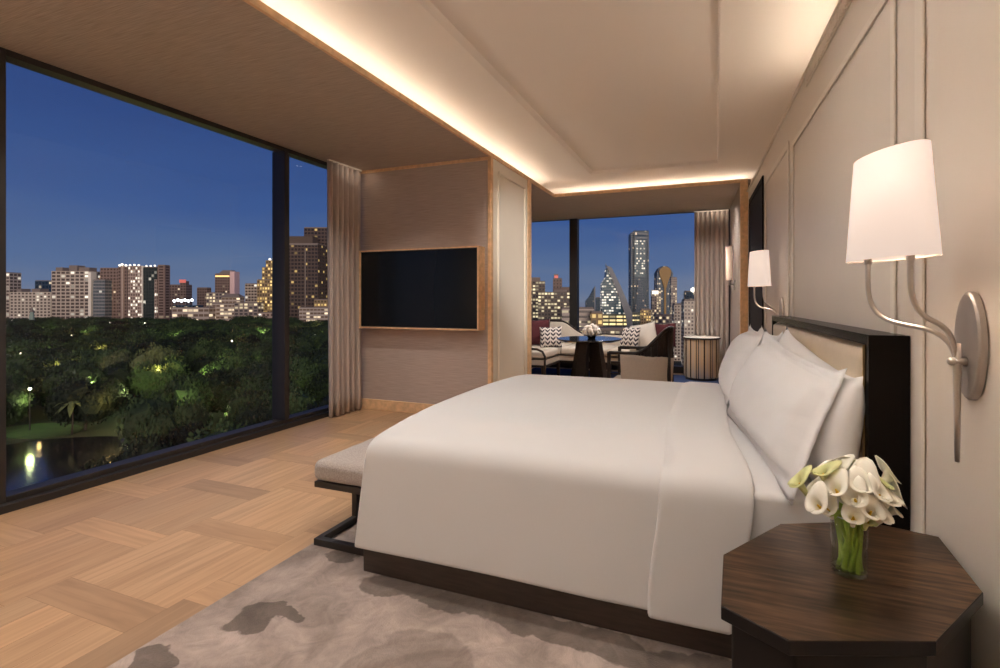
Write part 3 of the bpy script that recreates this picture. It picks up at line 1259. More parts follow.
# pillows
def pillow(label, bl, br, tl, tr, thick, flange, group, seed, m='sham', sag=0.0, ear=0.02, name='pillow', rim_name='flange', uvs=False):
    """soft pillow between four corners (bottom far, bottom near, top far, top near)"""
    bl, br, tl, tr = map(Vector, (bl, br, tl, tr))
    base = (bl + br) / 2
    cat = 'pillow' if name == 'pillow' else 'cushion'
    t = thing(name, label, cat, base, group)
    nrm = ((br - bl).cross(tl - bl)).normalized()
    if nrm.x > 0:
        nrm = -nrm
    b = MB()
    N = 30

    def surf(sign):
        def f(u, v):
            a, c = 2 * u - 1, 2 * v - 1
            p = bl.lerp(br, u).lerp(tl.lerp(tr, u), v)
            ctr = (bl + br + tl + tr) / 4
            # sides draw in between the corners
            pull = (1 - a * a) * abs(c) ** 3 * 0.05 + (1 - c * c) * abs(a) ** 3 * 0.05
            p = p.lerp(ctr, pull)
            fa = max(0.0, 1 - (abs(a) / (1 - flange)) ** 2.6) if flange else max(0.0, 1 - abs(a) ** 2.6)
            fc = max(0.0, 1 - (abs(c) / (1 - flange * 1.6)) ** 2.4) if flange else max(0.0, 1 - abs(c) ** 2.4)
            h = thick * (fa ** (0.42 if flange else 0.55)) * (fc ** (0.42 if flange else 0.55))
            w_ = noise.noise(Vector((a * 1.6 + seed, c * 1.6, sign * 2.0)))
            h *= 1 + 0.12 * w_
            rip = 0.005 * noise.noise(Vector((a * 5 + seed * 3, c * 5, 1.0)))
            q = p + nrm * (sign * (h + 0.004 * (1 - a ** 8) * (1 - c ** 8)) + rip - sag * (1 - a * a) * (1 - c * c))
            q.z -= 0.015 * max(0, c) * (1 - a * a) * thick / 0.1
            if abs(a) > 0.85 and c > 0.8:
                q.z += ear * (abs(a) - 0.85) / 0.15 * (c - 0.8) / 0.2
            return q
        return f
    b.grid(surf(1), N, N)
    b.grid(surf(-1), N, N)
    b.build('cover', M[m], t, smooth=True, weld=True)
    return t


G = 'white bed pillows'
# the two at the front have wide flat borders
pillow('white pillow with a flat border at the front, nearest the flower vase', (0.045, 2.76, 0.655), (0.235, 1.71, 0.605), (0.245, 2.72, 1.115), (0.42, 1.83, 1.03), 0.10, 0.13, G, 1.0)
pillow('white pillow with a flat border at the front, on the far half of the bed', (0.03, 3.70, 0.665), (0.045, 2.80, 0.67), (0.235, 3.68, 1.09), (0.265, 2.84, 1.115), 0.085, 0.10, G, 5.0)
pillow('white pillow leaning on the headboard, behind the front pillow nearest the vase', (0.22, 2.76, 0.66), (0.375, 1.72, 0.60), (0.35, 2.74, 1.125), (0.455, 1.79, 1.01), 0.11, 0.0, G, 9.0)
pillow('white pillow leaning on the headboard, on the far half of the bed', (0.20, 3.72, 0.66), (0.225, 2.80, 0.66), (0.31, 3.68, 1.08), (0.345, 2.84, 1.09), 0.09, 0.0, G, 13.0)

# ------------------------------------------------------------------ bench at the foot
t = thing('bed_bench', 'grey upholstered bench with a dark metal sled frame at the foot of the bed', 'bench', (-1.76, 2.8, 0.012))
b = MB()
b.box(-1.965, -1.585, 1.86, 3.72, 0.345, 0.455)
b.build('seat', M['bench_fabric'], t, bevel=0.04, seg=5, smooth=True)
b = MB()
b.box(-1.955, -1.59, 1.87, 3.71, 0.315, 0.345)
b.build('seat_frame', M['metal_dark'], t, bevel=0.003)
for (yc, sg) in ((2.16, -1), (3.42, 1)):
    b = MB()
    ye = yc + sg * 0.27
    b.bar((-1.945, yc, 0.03), (-1.945, ye, 0.03), 0.035, 0.035)
    b.bar((-1.962, ye, 0.03), (-1.60, ye, 0.03), 0.035, 0.035)
    b.bar((-1.62, yc, 0.03), (-1.62, ye, 0.03), 0.035, 0.035)
    b.bar((-1.945, yc, 0.013), (-1.945, yc, 0.316), 0.035, 0.035)
    b.bar((-1.62, yc, 0.013), (-1.62, yc, 0.316), 0.035, 0.035)
    b.build('leg_frame', M['metal_dark'], t, bevel=0.003)

# ------------------------------------------------------------------ nightstand
oct_ = [(0.179, 1.529), (0.018, 1.295), (0.010, 1.076), (0.134, 1.009), (0.401, 1.102), (0.569, 1.324), (0.586, 1.593), (0.419, 1.632)]
cx_ = sum(p[0] for p in oct_) / 8
cy_ = sum(p[1] for p in oct_) / 8
t = thing('nightstand', 'octagonal nightstand with a glossy dark brown top beside the bed', 'nightstand', (cx_, cy_, 0))
b = MB()
b.prism(oct_, 0.590, 0.6192)
b.build('top', M['ebony'], t, bevel=0.002)
b = MB()
b.prism([(cx_ + (p[0] - cx_) * 0.994, cy_ + (p[1] - cy_) * 0.994) for p in oct_], 0.6192, 0.620)
b.build('veneer', M['octo'], t)
ins = [(cx_ + (p[0] - cx_) * 0.92, cy_ + (p[1] - cy_) * 0.92) for p in oct_]
b = MB()
b.prism(ins, 0.05, 0.590)
b.build('cabinet_body', M['ebony'], t, bevel=0.004)
b = MB()
b.prism([(cx_ + (p[0] - cx_) * 0.82, cy_ + (p[1] - cy_) * 0.82) for p in oct_], 0.012, 0.05)
b.build('plinth', M['metal_dark'], t)

# ------------------------------------------------------------------ vase with calla lilies
VX, VY, VZ = 0.304, 1.313, 0.6203
vase = thing('vase', 'clear cylindrical glass vase on the octagonal nightstand', 'vase', (VX, VY, VZ))
vr, vh = 0.039, 0.140
b = MB()
b.lathe([(0.0005, 0), (vr - 0.004, 0), (vr, 0.004), (vr, vh), (vr - 0.0025, vh), (vr - 0.0025, 0.012), (0.0005, 0.010)], (VX, VY, VZ), 40)
b.build('glass', M['vase_glass'], vase, smooth=True)
b = MB()
b.tube([(VX + (vr - 0.001) * math.cos(k * math.pi / 20), VY + (vr - 0.001) * math.sin(k * math.pi / 20), VZ + vh) for k in range(41)], 0.0014, 6, cap=False)
b.build('rim', mat('rim_highlight', (0.75, 0.80, 0.72), 0.1, spec=0.8), vase, smooth=True)  # opaque pale colour paints the bright highlight along the glass rim
b = MB()
b.lathe([(0.0005, 0.0015), (vr - 0.003, 0.0015), (vr - 0.0015, 0.004), (vr - 0.003, 0.009), (0.0005, 0.0085)], (VX, VY, VZ), 32)
b.build('glass_foot', pane_mat('thick_glass', (0.94, 0.97, 0.92), 1.0, 2.0, 0.03), vase, smooth=True)
b = MB()
b.lathe([(vr - 0.0035, 0.013), (vr - 0.0035, 0.085), (0.0005, 0.085)], (VX, VY, VZ), 32)
b.build('water', pane_mat('vase_water', (0.97, 0.99, 0.95), 0.25), vase, smooth=True)

RT = Vector((math.cos(YAW), math.sin(YAW), 0))
FW = Vector((-math.sin(YAW), math.cos(YAW), 0))


def lily(head, aim, size, mname, foot, label):
    """calla lily: curled spathe around a spadix on a bent stem; head = throat of the flower"""
    head, aim = Vector(head), Vector(aim).normalized()
    t = thing('calla_lily', label, 'flower', foot, 'calla lilies in the glass vase')
    side = aim.cross(Vector((0, 0, 1)))
    if side.length < 0.05:
        side = Vector((1, 0, 0))
    side.normalize()
    up = side.cross(aim).normalized()
    b = MB()
    L = size

    def sp(u, v):
        ph = (u - 0.5) * 2 * math.pi * 1.08
        w_ = v
        back = (1 + math.cos(ph)) / 2            # 1 on the tall side
        r = L * (0.075 + 0.24 * w_ ** 1.8 * (0.6 + 0.4 * back) + 0.21 * w_ ** 7)
        l = L * (w_ * (0.90 + 0.42 * back ** 2))
        tip = back ** 14 * max(0, w_ - 0.7) * 2.2
        # overlap turns inward at the seam
        seam = abs(u - 0.5) * 2
        r *= 1 - 0.25 * max(0, seam - 0.85) / 0.15
        curl = -0.24 * L * w_ ** 6 * (0.4 + back)
        p = head + aim * (l - 0.55 * L + curl + tip * L * 0.10)
        p += (up * math.cos(ph) + side * math.sin(ph)) * (r + tip * L * 0.45)
        return p
    b.grid(sp, 28, 16)
    b.build('spathe', M[mname], t, smooth=True, solid=0.0012)
    b = MB()
    b.tube([head - aim * L * 0.45, head - aim * L * 0.1, head + aim * L * 0.12], [0.0035, 0.0042, 0.002], 8)
    b.build('spadix', M['spadix'], t, smooth=True)
    base = head - aim * L * 0.53
    foot = Vector(foot)
    mouth = Vector((VX, VY, VZ + vh)) + (Vector((base.x - VX, base.y - VY, 0)) * 1.3)
    lim = vr - 0.009
    o_ = Vector((mouth.x - VX, mouth.y - VY, 0))
    if o_.length > lim:
        o_ = o_.normalized() * lim
        mouth = Vector((VX + o_.x, VY + o_.y, mouth.z))
    pts = []
    c1 = mouth
    for i in range(9):
        s = i / 8
        pts.append(foot.lerp(c1, s))
    c2 = mouth + (mouth - foot).normalized() * 0.03
    for i in range(1, 11):
        s = i / 10
        q0 = mouth.lerp(c2, s)
        e = base - aim * 0.03 * (1 - s)
        q1 = c2.lerp(e, s)
        pts.append(q0.lerp(q1, s))
    b = MB()
    b.tube(pts, [0.0052] * 9 + [0.0052 + 0.0010 * i / 10 for i in range(10)], 8)
    b.build('stem', M['stem'], t, smooth=True)


heads = [   # image-side offset from the vase mouth (right, up, towards the wall), aim (right, up, away), size, kind
    (-0.095, 0.072, 0.02, (-0.8, 0.55, 0.2), 0.066, 1), (-0.055, 0.104, 0.00, (-0.4, 0.9, 0.1), 0.064, 1), (-0.085, 0.046, -0.035, (-0.92, 0.12, -0.35), 0.068, 0),
    (-0.045, 0.080, -0.03, (-0.75, 0.5, -0.4), 0.066, 0), (-0.015, 0.112, 0.01, (-0.5, 0.85, 0.0), 0.062, 0), (0.012, 0.092, -0.03, (-0.55, 0.35, -0.7), 0.078, 0),
    (-0.018, 0.067, -0.05, (-0.55, 0.3, -0.75), 0.066, 0), (0.004, 0.044, -0.062, (0.05, 0.35, -0.95), 0.068, 0), (0.047, 0.060, -0.045, (0.3, 0.75, -0.55), 0.080, 0),
    (-0.026, 0.028, -0.055, (-0.35, 0.35, -0.85), 0.056, 0), (0.040, 0.108, 0.01, (0.45, 0.8, -0.1), 0.060, 0), (0.080, 0.096, 0.00, (0.85, 0.35, -0.1), 0.070, 0),
    (0.083, 0.052, -0.015, (0.9, -0.05, -0.3), 0.072, 0), (0.055, 0.088, -0.02, (0.6, 0.55, -0.4), 0.062, 1), (0.015, 0.110, 0.04, (0.1, 0.9, 0.4), 0.066, 0),
    (-0.04, 0.085, 0.05, (-0.4, 0.6, 0.6), 0.066, 0), (0.055, 0.075, 0.055, (0.5, 0.5, 0.6), 0.066, 0), (0.010, 0.014, -0.045, (0.0, 0.5, -0.8), 0.048, 1),
    (-0.062, 0.058, 0.01, (-0.7, 0.5, 0.0), 0.062, 0), (0.026, 0.080, -0.055, (0.35, 0.3, -0.85), 0.060, 0), (-0.005, 0.092, -0.045, (-0.15, 0.6, -0.8), 0.062, 0), (0.066, 0.034, -0.035, (0.75, 0.2, -0.5), 0.056, 0), (-0.058, 0.030, -0.02, (-0.7, 0.3, -0.5), 0.056, 0), (0.03, 0.03, -0.06, (0.3, 0.3, -0.85), 0.052, 0)]
for i, (dx, dz_, dy, am, sz, kd) in enumerate(heads):
    h = Vector((VX, VY, VZ + vh)) + RT * dx * 1.1 + FW * dy * 1.1 + Vector((0, 0, dz_ * 0.98 - 0.010))
    a = RT * am[0] + FW * am[2] * 0.75 + Vector((0, 0, am[1] + 0.68))
    ang = math.atan2(dy, dx) + (1 if i % 2 else -1) * (1.3 + 0.9 * ((i * 3) % 4) / 3)
    rr = 0.016 + 0.013 * ((i * 7) % 5) / 4
    f = Vector((VX, VY, VZ + 0.0115)) + (RT * math.cos(ang) + FW * math.sin(ang)) * rr
    lily(h, a, sz * 0.92, 'lily_green' if kd else 'lily', f,
         'greenish young calla lily in the vase on the nightstand' if kd else 'open white calla lily in the vase on the nightstand')


# ------------------------------------------------------------------ wall sconces
def sconce(px_, py_, label):
    """two-armed bedside sconce with an oval shade; px_, py_ = centre of its plate on the wall"""
    z = 1.167
    t = thing('wall_sconce', label, 'lamp', (px_, py_, z), 'bedside wall sconces')
    P = Vector((px_, py_, z))
    n = 36
    tilt = math.atan(K)
    dn = Vector((-math.cos(tilt), -math.sin(tilt) * 1.0, 0))     # out of the wall
    dn = Vector((-1, -K, 0)).normalized()
    du = Vector((-K, 1, 0)).normalized()
    b = MB()
    rings = []
    for (s, o_) in ((1.0, 0.0), (1.0, 0.014), (0.95, 0.019)):
        rings.append([b.bm.verts.new(P + dn * o_ + du * (0.058 * s * math.cos(2 * math.pi * k / n)) + Vector((0, 0, 0.134 * s * math.sin(2 * math.pi * k / n)))) for k in range(n)])
    for a, c in zip(rings, rings[1:]):
        for k in range(n):
            j = (k + 1) % n
            b.bm.faces.new((a[k], a[j], c[j], c[k]))
    b.bm.faces.new(rings[-1])
    b.bm.faces.new(rings[0][::-1])
    pl_ = b.build('wall_plate', M['plate_metal'], t, bevel=0.002)
    S = P + dn * 0.036
    b = MB()
    b.tube([P + dn * 0.018 + Vector((0, 0, -0.04)), P + dn * 0.044 + Vector((0, 0, -0.04))], [0.012, 0.009], 16)
    b.blob(P + dn * 0.047 + Vector((0, 0, -0.04)), 0.011)
    b.build('knob', M['nickel'], pl_, smooth=True)
    b = MB()
    b.tube([S + Vector((0, 0, 0.005)), S + Vector((0, 0, -0.05)), S + Vector((0, 0, -0.15)), S + Vector((0, 0, -0.29))], [0.0075, 0.009, 0.0075, 0.0055], 14)
    b.build('stick', M['nickel'], t, smooth=True)
    C = P + Vector((-0.168, 0.035, 0))
    ax = Vector((-0.382, 0.924, 0))
    ends = (C + ax * 0.078, C - ax * 0.068)
    bulbs = []
    for q, e in enumerate(ends):
        b = MB()
        d = (e - S)
        d.z = 0
        zt = 1.415 - z
        zl = 0.16 if q == 0 else 0.175           # height where the bend turns upright
        q0 = S + Vector((0, 0, -0.07))
        q1 = S + Vector((0, 0, 0.125))
        q2 = S + d + Vector((0, 0, -0.035 if q == 0 else 0.0))
        q3 = S + d + Vector((0, 0, zl))
        p5 = S + d + Vector((0, 0, zt))
        pts = []
        for k in range(33):
            s_ = k / 32
            r_ = 1 - s_
            pts.append(q0 * r_ ** 3 + q1 * (3 * r_ * r_ * s_) + q2 * (3 * r_ * s_ * s_) + q3 * s_ ** 3)
        pts += [q3.lerp(p5, 0.3), q3.lerp(p5, 0.65), p5]
        b.tube(pts, 0.0065, 12)
        b.tube([p5 + Vector((0, 0, -0.035)), p5 + Vector((0, 0, 0.02))], 0.0095, 12)
        b.build('arm', M['nickel'], t, smooth=True)
        b = MB()
        b.blob(p5 + Vector((0, 0, 0.05)), 0.02, sz=(1, 1, 1.5))
        bulbs.append(b.build('bulb', emit('bulb_glow', (1, 0.85, 0.65), 5), t, smooth=True))
    b = MB()
    rot = math.atan2(ax.y, ax.x)
    b.lathe([(1.0, 1.388), (0.80, 1.668)], (C.x, C.y, 0), 48, 0.140, 0.062, rot)
    shd = b.build('shade', M['shade'], t, smooth=True, solid=0.003)
    for q in bulbs:
        q.parent = shd
    for zz, s in ((1.390, 1.003), (1.666, 0.805)):
        b = MB()
        pts = []
        for k in range(49):
            a = 2 * math.pi * k / 48
            x, y = 0.140 * s * math.cos(a), 0.062 * s * math.sin(a)
            pts.append((C.x + x * math.cos(rot) - y * math.sin(rot), C.y + x * math.sin(rot) + y * math.cos(rot), zz))
        b.tube(pts, 0.0022, 6)
        b.build('shade_rim', M['cream_fabric'], shd, smooth=True)
    pl = point_light('sconce_bulb', (C.x, C.y, 1.48), 2.2, (1.0, 0.84, 0.68), 0.03)
    return t


sconce(wx(1.44) - 0.0005, 1.44, 'bedside sconce with a lit white shade nearest the nightstand and lilies')
sconce(wx(4.046) - 0.0005, 4.046, 'bedside sconce with a lit white shade beyond the far end of the headboard')

# slim sconce in the bay, on the side wall by the curtain
SXB = 0.255
t = thing('bay_sconce', 'slim tall lit sconce on the bay wall in front of the curtain', 'lamp', (SXB, 7.3, 1.45))
b = MB()
b.lathe([(0.045, 1.57), (0.045, 2.05)], (SXB - 0.075, 7.3, 0), 24, cap=True)
b.build('shade', emit('dim_lampshade', (1.0, 0.78, 0.64), 0.22), t, smooth=False)
b = MB()
b.tube([(SXB, 7.3, 1.50), (SXB - 0.075, 7.3, 1.50), (SXB - 0.075, 7.3, 1.575)], 0.008, 8)
b.build('arm', M['nickel'], t, smooth=True)
b = MB()
b.lathe([(0.0467, 0), (0.0467, 0.015)], (SXB - 0.075, 7.3, 2.05), 24, cap=True)
b.build('shade_cap', M['nickel'], t)
b = MB()
b.box(SXB - 0.012, SXB + 0.012, 7.25, 7.35, 1.43, 1.57)
b.build('wall_plate', M['plate_metal'], t, bevel=0.003)
point_light('bay_sconce_bulb', (SXB - 0.15, 7.22, 1.8), 0.5, (1.0, 0.78, 0.58), 0.05)

# ------------------------------------------------------------------ sitting bay
# sofa, L-shaped
t = thing('corner_sofa', 'cream L-shaped corner sofa with dark timber edging by the bay window', 'sofa', (-2.3, 7.7, 0.012))
LX0, LX1 = -3.30, -2.47      # left run, seat from back to front
SY0, SY1 = 7.40, 8.16        # window run, seat from front to back
SE = -0.80                   # right end of the window run
LN = 6.72                    # near end of the left run
b = MB()
b.prism([(LX0, LN), (LX1, LN), (LX1, SY0), (LX1, SY0), (SE, SY0), (SE, SY1), (LX0, SY1)][:3] + [(SE, SY0), (SE, SY1), (LX0, SY1)], 0.27, 0.36)
b.build('seat_base', M['cream_fabric'], t, bevel=0.012, smooth=True)
b = MB()
for (p, q) in (((LX1 + 0.004, LN), (LX1 + 0.004, SY0)), ((LX1, SY0 - 0.004), (SE, SY0 - 0.004)), ((LX0, LN - 0.004), (LX1 + 0.01, LN - 0.004))):
    b.bar((p[0], p[1], 0.262), (q[0], q[1], 0.262), 0.03, 0.03)
    b.bar((p[0], p[1], 0.366), (q[0], q[1], 0.366), 0.014, 0.012)
b.build('frame', M['dark_wood'], t)
for (a0, a1, c0, c1) in ((LX0 + 0.02, LX1, LN, SY0 - 0.005), (LX0 + 0.02, LX1 + 0.02, SY0, SY1), (LX1 + 0.03, -1.62, SY0 - 0.005, SY1), (-1.61, SE, SY0 - 0.005, SY1)):
    b = MB()
    b.box(a0, a1, c0, c1, 0.373, 0.49)
    b.build('seat_cushion', M['cream_fabric'], t, bevel=0.035, seg=4, smooth=True)
# back along the window, sweeping up at the corner
b = MB()


def backprofile(x):
    return 0.66 + 0.22 * smoothstep(-2.25, -2.70, x)


def bk(u, v):
    x = LX0 + u * (SE - LX0)
    z = 0.40 + v * (backprofile(x) - 0.40)
    bul = 0.05 * math.sin(math.pi * v)
    return (x, SY1 + 0.02 - bul + 0.04 * v, z)


b.grid(bk, 60, 10)
b.build('backrest', M['cream_fabric'], t, smooth=True, solid=0.07, offset=-1)
b = MB()
b.tube([(LX0 + u / 60 * (SE - LX0), SY1 + 0.07, backprofile(LX0 + u / 60 * (SE - LX0)) + 0.01) for u in range(61)], 0.017, 8)
b.build('back_rail', M['dark_wood'], t, smooth=True)
b = MB()
b.grid(lambda u, v: (LX0 - 0.02 + 0.04 * math.sin(math.pi * v), LN + u * (SY1 - LN), 0.40 + v * (0.88 - 0.40)), 20, 8)
b.build('backrest', M['cream_fabric'], t, smooth=True, solid=0.07, offset=1)
b = MB()   # curved end panel of the left run
pts = [(LX1 + 0.01, LN - 0.02, 0.05), (LX1 + 0.01, LN - 0.02, 0.42), (LX1 - 0.03, LN - 0.02, 0.49), (LX1 - 0.12, LN - 0.02, 0.525), (LX0, LN - 0.02, 0.55)]
b.tube(pts, 0.018, 8)
b.build('end_rail', M['dark_wood'], t, smooth=True)
for (x, y) in ((LX1 - 0.04, LN + 0.05), (LX0 + 0.05, LN + 0.05), (LX1 - 0.02, SY0 + 0.04), (-1.62, SY0 + 0.04), (SE - 0.05, SY0 + 0.04), (SE - 0.05, SY1 - 0.05), (LX0 + 0.05, SY1 - 0.05)):
    b = MB()
    b.prism([(x - 0.02, y - 0.02), (x + 0.02, y - 0.02), (x + 0.02, y + 0.02), (x - 0.02, y + 0.02)], 0.0125, 0.262, [(x - 0.03, y - 0.03), (x + 0.03, y - 0.03), (x + 0.03, y + 0.03), (x - 0.03, y + 0.03)])
    b.build('leg', M['dark_wood'], t)


# scatter cushions on the sofa
def scatter(label, c, w_, h_, lean, yaw, m, seed, roll=0.0, thick=0.07):
    c = Vector(c)
    u = Vector((math.cos(yaw), math.sin(yaw), 0))
    n = Vector((-math.sin(yaw), math.cos(yaw), 0))
    v = (Vector((0, 0, 1)) * math.cos(lean) + n * math.sin(lean))
    u2 = u * math.cos(roll) + v * math.sin(roll)
    v2 = v * math.cos(roll) - u * math.sin(roll)
    p = lambda a, d: c + u2 * (a * w_ / 2) + v2 * (d * h_)
    pillow(label, p(-1, 0), p(1, 0), p(-1, 1), p(1, 1), thick, 0.0, 'sofa cushions', seed, m, name='cushion', ear=0.0)


scatter('burgundy cushion at the left end of the sofa, behind the leaf-print cushion', (-2.93, 7.50, 0.50), 0.56, 0.46, 0.25, R(30), 'burgundy', 21)
scatter('black and white leaf-print cushion at the left end of the sofa', (-2.60, 7.38, 0.49), 0.38, 0.36, 0.3, R(12), 'leaf_print', 22, 0.05)
scatter('black and white leaf-print cushion at the right end of the sofa', (-1.36, 7.72, 0.49), 0.33, 0.36, 0.3, R(-12), 'leaf_print', 23, -0.04)
scatter('cream cushion standing on its corner beside the burgundy one', (-1.10, 7.90, 0.47), 0.44, 0.44, 0.25, R(-5), 'cream_cushion', 24, 0.22)
scatter('burgundy cushion at the right end of the sofa, behind the armchair', (-0.83, 8.0, 0.50), 0.42, 0.40, 0.2, R(-8), 'burgundy', 25, 0.03)

# round table
TX, TY = -1.655, 6.285
t = thing('round_table', 'round black dining table on flared dark slab legs in the bay', 'table', (TX, TY, 0))
b = MB()
b.lathe([(0.001, 0.715), (0.40, 0.715), (0.445, 0.733), (0.447, 0.745), (0.44, 0.750), (0.001, 0.750)], (TX, TY, 0), 56)
b.build('tabletop', M['table_top'], t, smooth=False, bevel=0.002)
for k in range(4):
    a = YAW + R(45) + k * math.pi / 2 + R(12)
    d = Vector((math.cos(a), math.sin(a), 0))
    s_ = Vector((-d.y, d.x, 0))
    b = MB()
    poly_b = [Vector((TX, TY, 0)) + d * 0.13 + s_ * 0.055, Vector((TX, TY, 0)) + d * 0.29 + s_ * 0.085, Vector((TX, TY, 0)) + d * 0.29 - s_ * 0.085, Vector((TX, TY, 0)) + d * 0.13 - s_ * 0.055]
    poly_t = [Vector((TX, TY, 0)) + d * 0.06 + s_ * 0.04, Vector((TX, TY, 0)) + d * 0.17 + s_ * 0.055, Vector((TX, TY, 0)) + d * 0.17 - s_ * 0.055, Vector((TX, TY, 0)) + d * 0.06 - s_ * 0.04]
    b.prism([(p.x, p.y) for p in poly_b], 0.001, 0.715, [(p.x, p.y) for p in poly_t])
    b.build('leg', M['dark_wood'], t, bevel=0.004)

# bowl of cream roses
FX, FY = TX + 0.03, TY + 0.02
t = thing('rose_bowl', 'small dark bowl holding a dome of cream roses on the round table', 'flowers', (FX, FY, 0.7502))
b = MB()
b.lathe([(0.03, 0.7502), (0.05, 0.7502), (0.062, 0.785), (0.057, 0.785), (0.045, 0.757), (0.001, 0.757)], (FX, FY, 0), 24)
b.build('bowl', M['black_lacquer'], t, smooth=True)
rnd = random.Random(5)
k = 0
b = MB()
b.blob((FX, FY, 0.825), 0.07, 2)
b.build('rose', M['rose'], t, smooth=True)
for ring, (el, cnt) in enumerate(((85, 1), (48, 5), (15, 8), (-8, 7))):
    for j in range(cnt):
        az = 2 * math.pi * (j + 0.5 * (ring % 2)) / cnt
        e_ = R(el)
        d = Vector((math.cos(az) * math.cos(e_), math.sin(az) * math.cos(e_), math.sin(e_)))
        c = Vector((FX, FY, 0.835)) + Vector((d.x * 0.092, d.y * 0.092, d.z * 0.075))
        b = MB()
        b.blob(c, 0.044, 2, (1, 1, 1), 0.35, 3.0)
        b.build('rose', M['rose'], t, smooth=True)

# armchair: rounded back towards the curtain, facing the table
AX, AY = -0.735, 5.06
t = thing('tub_armchair', 'cream tub armchair with dark timber slats and rail facing the round table', 'armchair', (AX, AY, 0))
AR = 0.285


def plan(s):
    """s in 0..1 from the near arm front, round the back, to the far arm front; returns x, y"""
    Ls = 0.33
    arc = math.pi * AR
    tot = 2 * Ls + arc
    q = s * tot
    if q < Ls:
        return AX - Ls + q + 0.02, AY - AR
    if q < Ls + arc:
        a = -math.pi / 2 + (q - Ls) / AR
        return AX + 0.02 + AR * math.cos(a), AY + AR * math.sin(a)
    return AX + 0.02 - (q - Ls - arc), AY + AR


def rail_z(s):
    e = min(s, 1 - s)
    return 0.735 + 0.25 * smoothstep(0.17, 0.42, e)


b = MB()


def shell(u, v):
    s = 0.075 + u * 0.85
    x, y = plan(s)
    ztop = 0.735 - 0.03 * smoothstep(0.02, 0.25, min(u, 1 - u)) - 0.03 * smoothstep(0.3, 0.5, min(u, 1 - u))
    k = 1 - 0.10 * (1 - v)
    return (AX + (x - AX) * k, AY + (y - AY) * k, 0.26 + v * (ztop - 0.26))


b.grid(shell, 50, 10)
b.build('back_shell', M['cream_fabric'], t, smooth=True, solid=0.03, offset=0)
b = MB()
b.tube([(*plan(i / 60), rail_z(i / 60)) for i in range(61)], 0.02, 8)
b.build('rail', M['dark_wood'], t, smooth=True)
b = MB()


def lining(u, v):
    s = 0.12 + u * 0.76
    x, y = plan(s)
    return (AX + (x - AX) * 0.96, AY + (y - AY) * 0.96, 0.5 + v * (rail_z(s) - 0.5))


b.grid(lining, 50, 4)
b.build('back_lining', M['dark_wood'], t, smooth=True, solid=0.01, offset=0)
for i in range(15):
    s = 0.20 + 0.60 * i / 14
    x, y = plan(s)
    tx_, ty_ = plan(s + 0.012)
    u = (s - 0.075) / 0.85
    z0 = 0.64
    if rail_z(s) - z0 < 0.1:
        continue
    b = MB()
    b.bar((x, y, z0), (x, y, rail_z(s)), 0.03, 0.016, up=(x - AX - 0.02 + 1e-4, y - AY, 0))
    b.build('slat', M['dark_wood'], t)
b = MB()
b.prism([(AX - 0.29, AY - 0.235), (AX + 0.08, AY - 0.235), (AX + 0.19, AY - 0.15), (AX + 0.22, AY), (AX + 0.19, AY + 0.15), (AX + 0.08, AY + 0.235), (AX - 0.29, AY + 0.235)], 0.31, 0.47)
b.build('seat_cushion', M['cream_fabric'], t, bevel=0.035, seg=4, smooth=True)
b = MB()
b.prism([(AX - 0.31, AY - 0.25), (AX + 0.10, AY - 0.25), (AX + 0.24, AY), (AX + 0.10, AY + 0.25), (AX - 0.31, AY + 0.25)], 0.26, 0.305)
b.build('seat_frame', M['dark_wood'], t, bevel=0.006)
for sg in (-1, 1):
    for zz in (0.40, 0.52, 0.64):
        b = MB()
        b.bar((AX - 0.305, AY + sg * AR, zz), (AX - 0.19, AY + sg * AR * 0.99, zz), 0.016, 0.016)
        b.build('arm_stretcher', M['dark_wood'], t)
    b = MB()
    b.bar((AX - 0.31, AY + sg * AR, 0.001), (AX - 0.31, AY + sg * AR, 0.745), 0.036, 0.036)
    b.build('leg', M['dark_wood'], t, bevel=0.004)
    b = MB()
    b.tube([(AX + 0.04 + AR * 0.92, AY + sg * 0.16, 0.001), (AX + 0.02 + AR * 0.92, AY + sg * 0.145, 0.5), (AX + 0.03 + AR * 0.88, AY + sg * 0.14, 0.99)], [0.014, 0.02, 0.016], 8)
    b.build('leg', M['dark_wood'], t, smooth=True)

# drum side table
DX, DY = -0.225, 7.93
t = thing('drum_side_table', 'round striped drum side table in front of the bay curtain', 'side table', (DX, DY, 0.012))
b = MB()
b.lathe([(0.265, 0.05), (0.275, 0.075), (0.275, 0.655)], (DX, DY, 0), 64)
b.build('drum', M['inlay'], t, smooth=True)
b = MB()
b.lathe([(0.001, 0.655), (0.285, 0.655), (0.297, 0.662), (0.297, 0.678), (0.29, 0.684), (0.001, 0.684)], (DX, DY, 0), 48)
b.build('tabletop', M['dark_wood'], t)
b = MB()
b.lathe([(0.284, 0.6842), (0.001, 0.6846)], (DX, DY, 0), 48)
b.build('top_inlay', M['cream_panel'], t)
b = MB()
b.lathe([(0.25, 0.0125), (0.25, 0.05)], (DX, DY, 0), 40, cap=True)
b.build('plinth', M['dark_wood'], t)

# ------------------------------------------------------------------ outside: city and park, 30 m below
GZ = -30.0


def way(px_, d):
    """ground position seen in direction px_ at depth d along the view"""
    l = (px_ - 550) / 468 * d
    c, s = math.cos(YAW), math.sin(YAW)
    return l * c - d * s, l * s + d * c


def hgt(py_, d):
    return CAM_H - (py_ - 300) / 468 * d


b = MB()
b.box(-1400, 700, -40, 1500, GZ - 1, GZ)
struct(b.build('ground', M['park']))


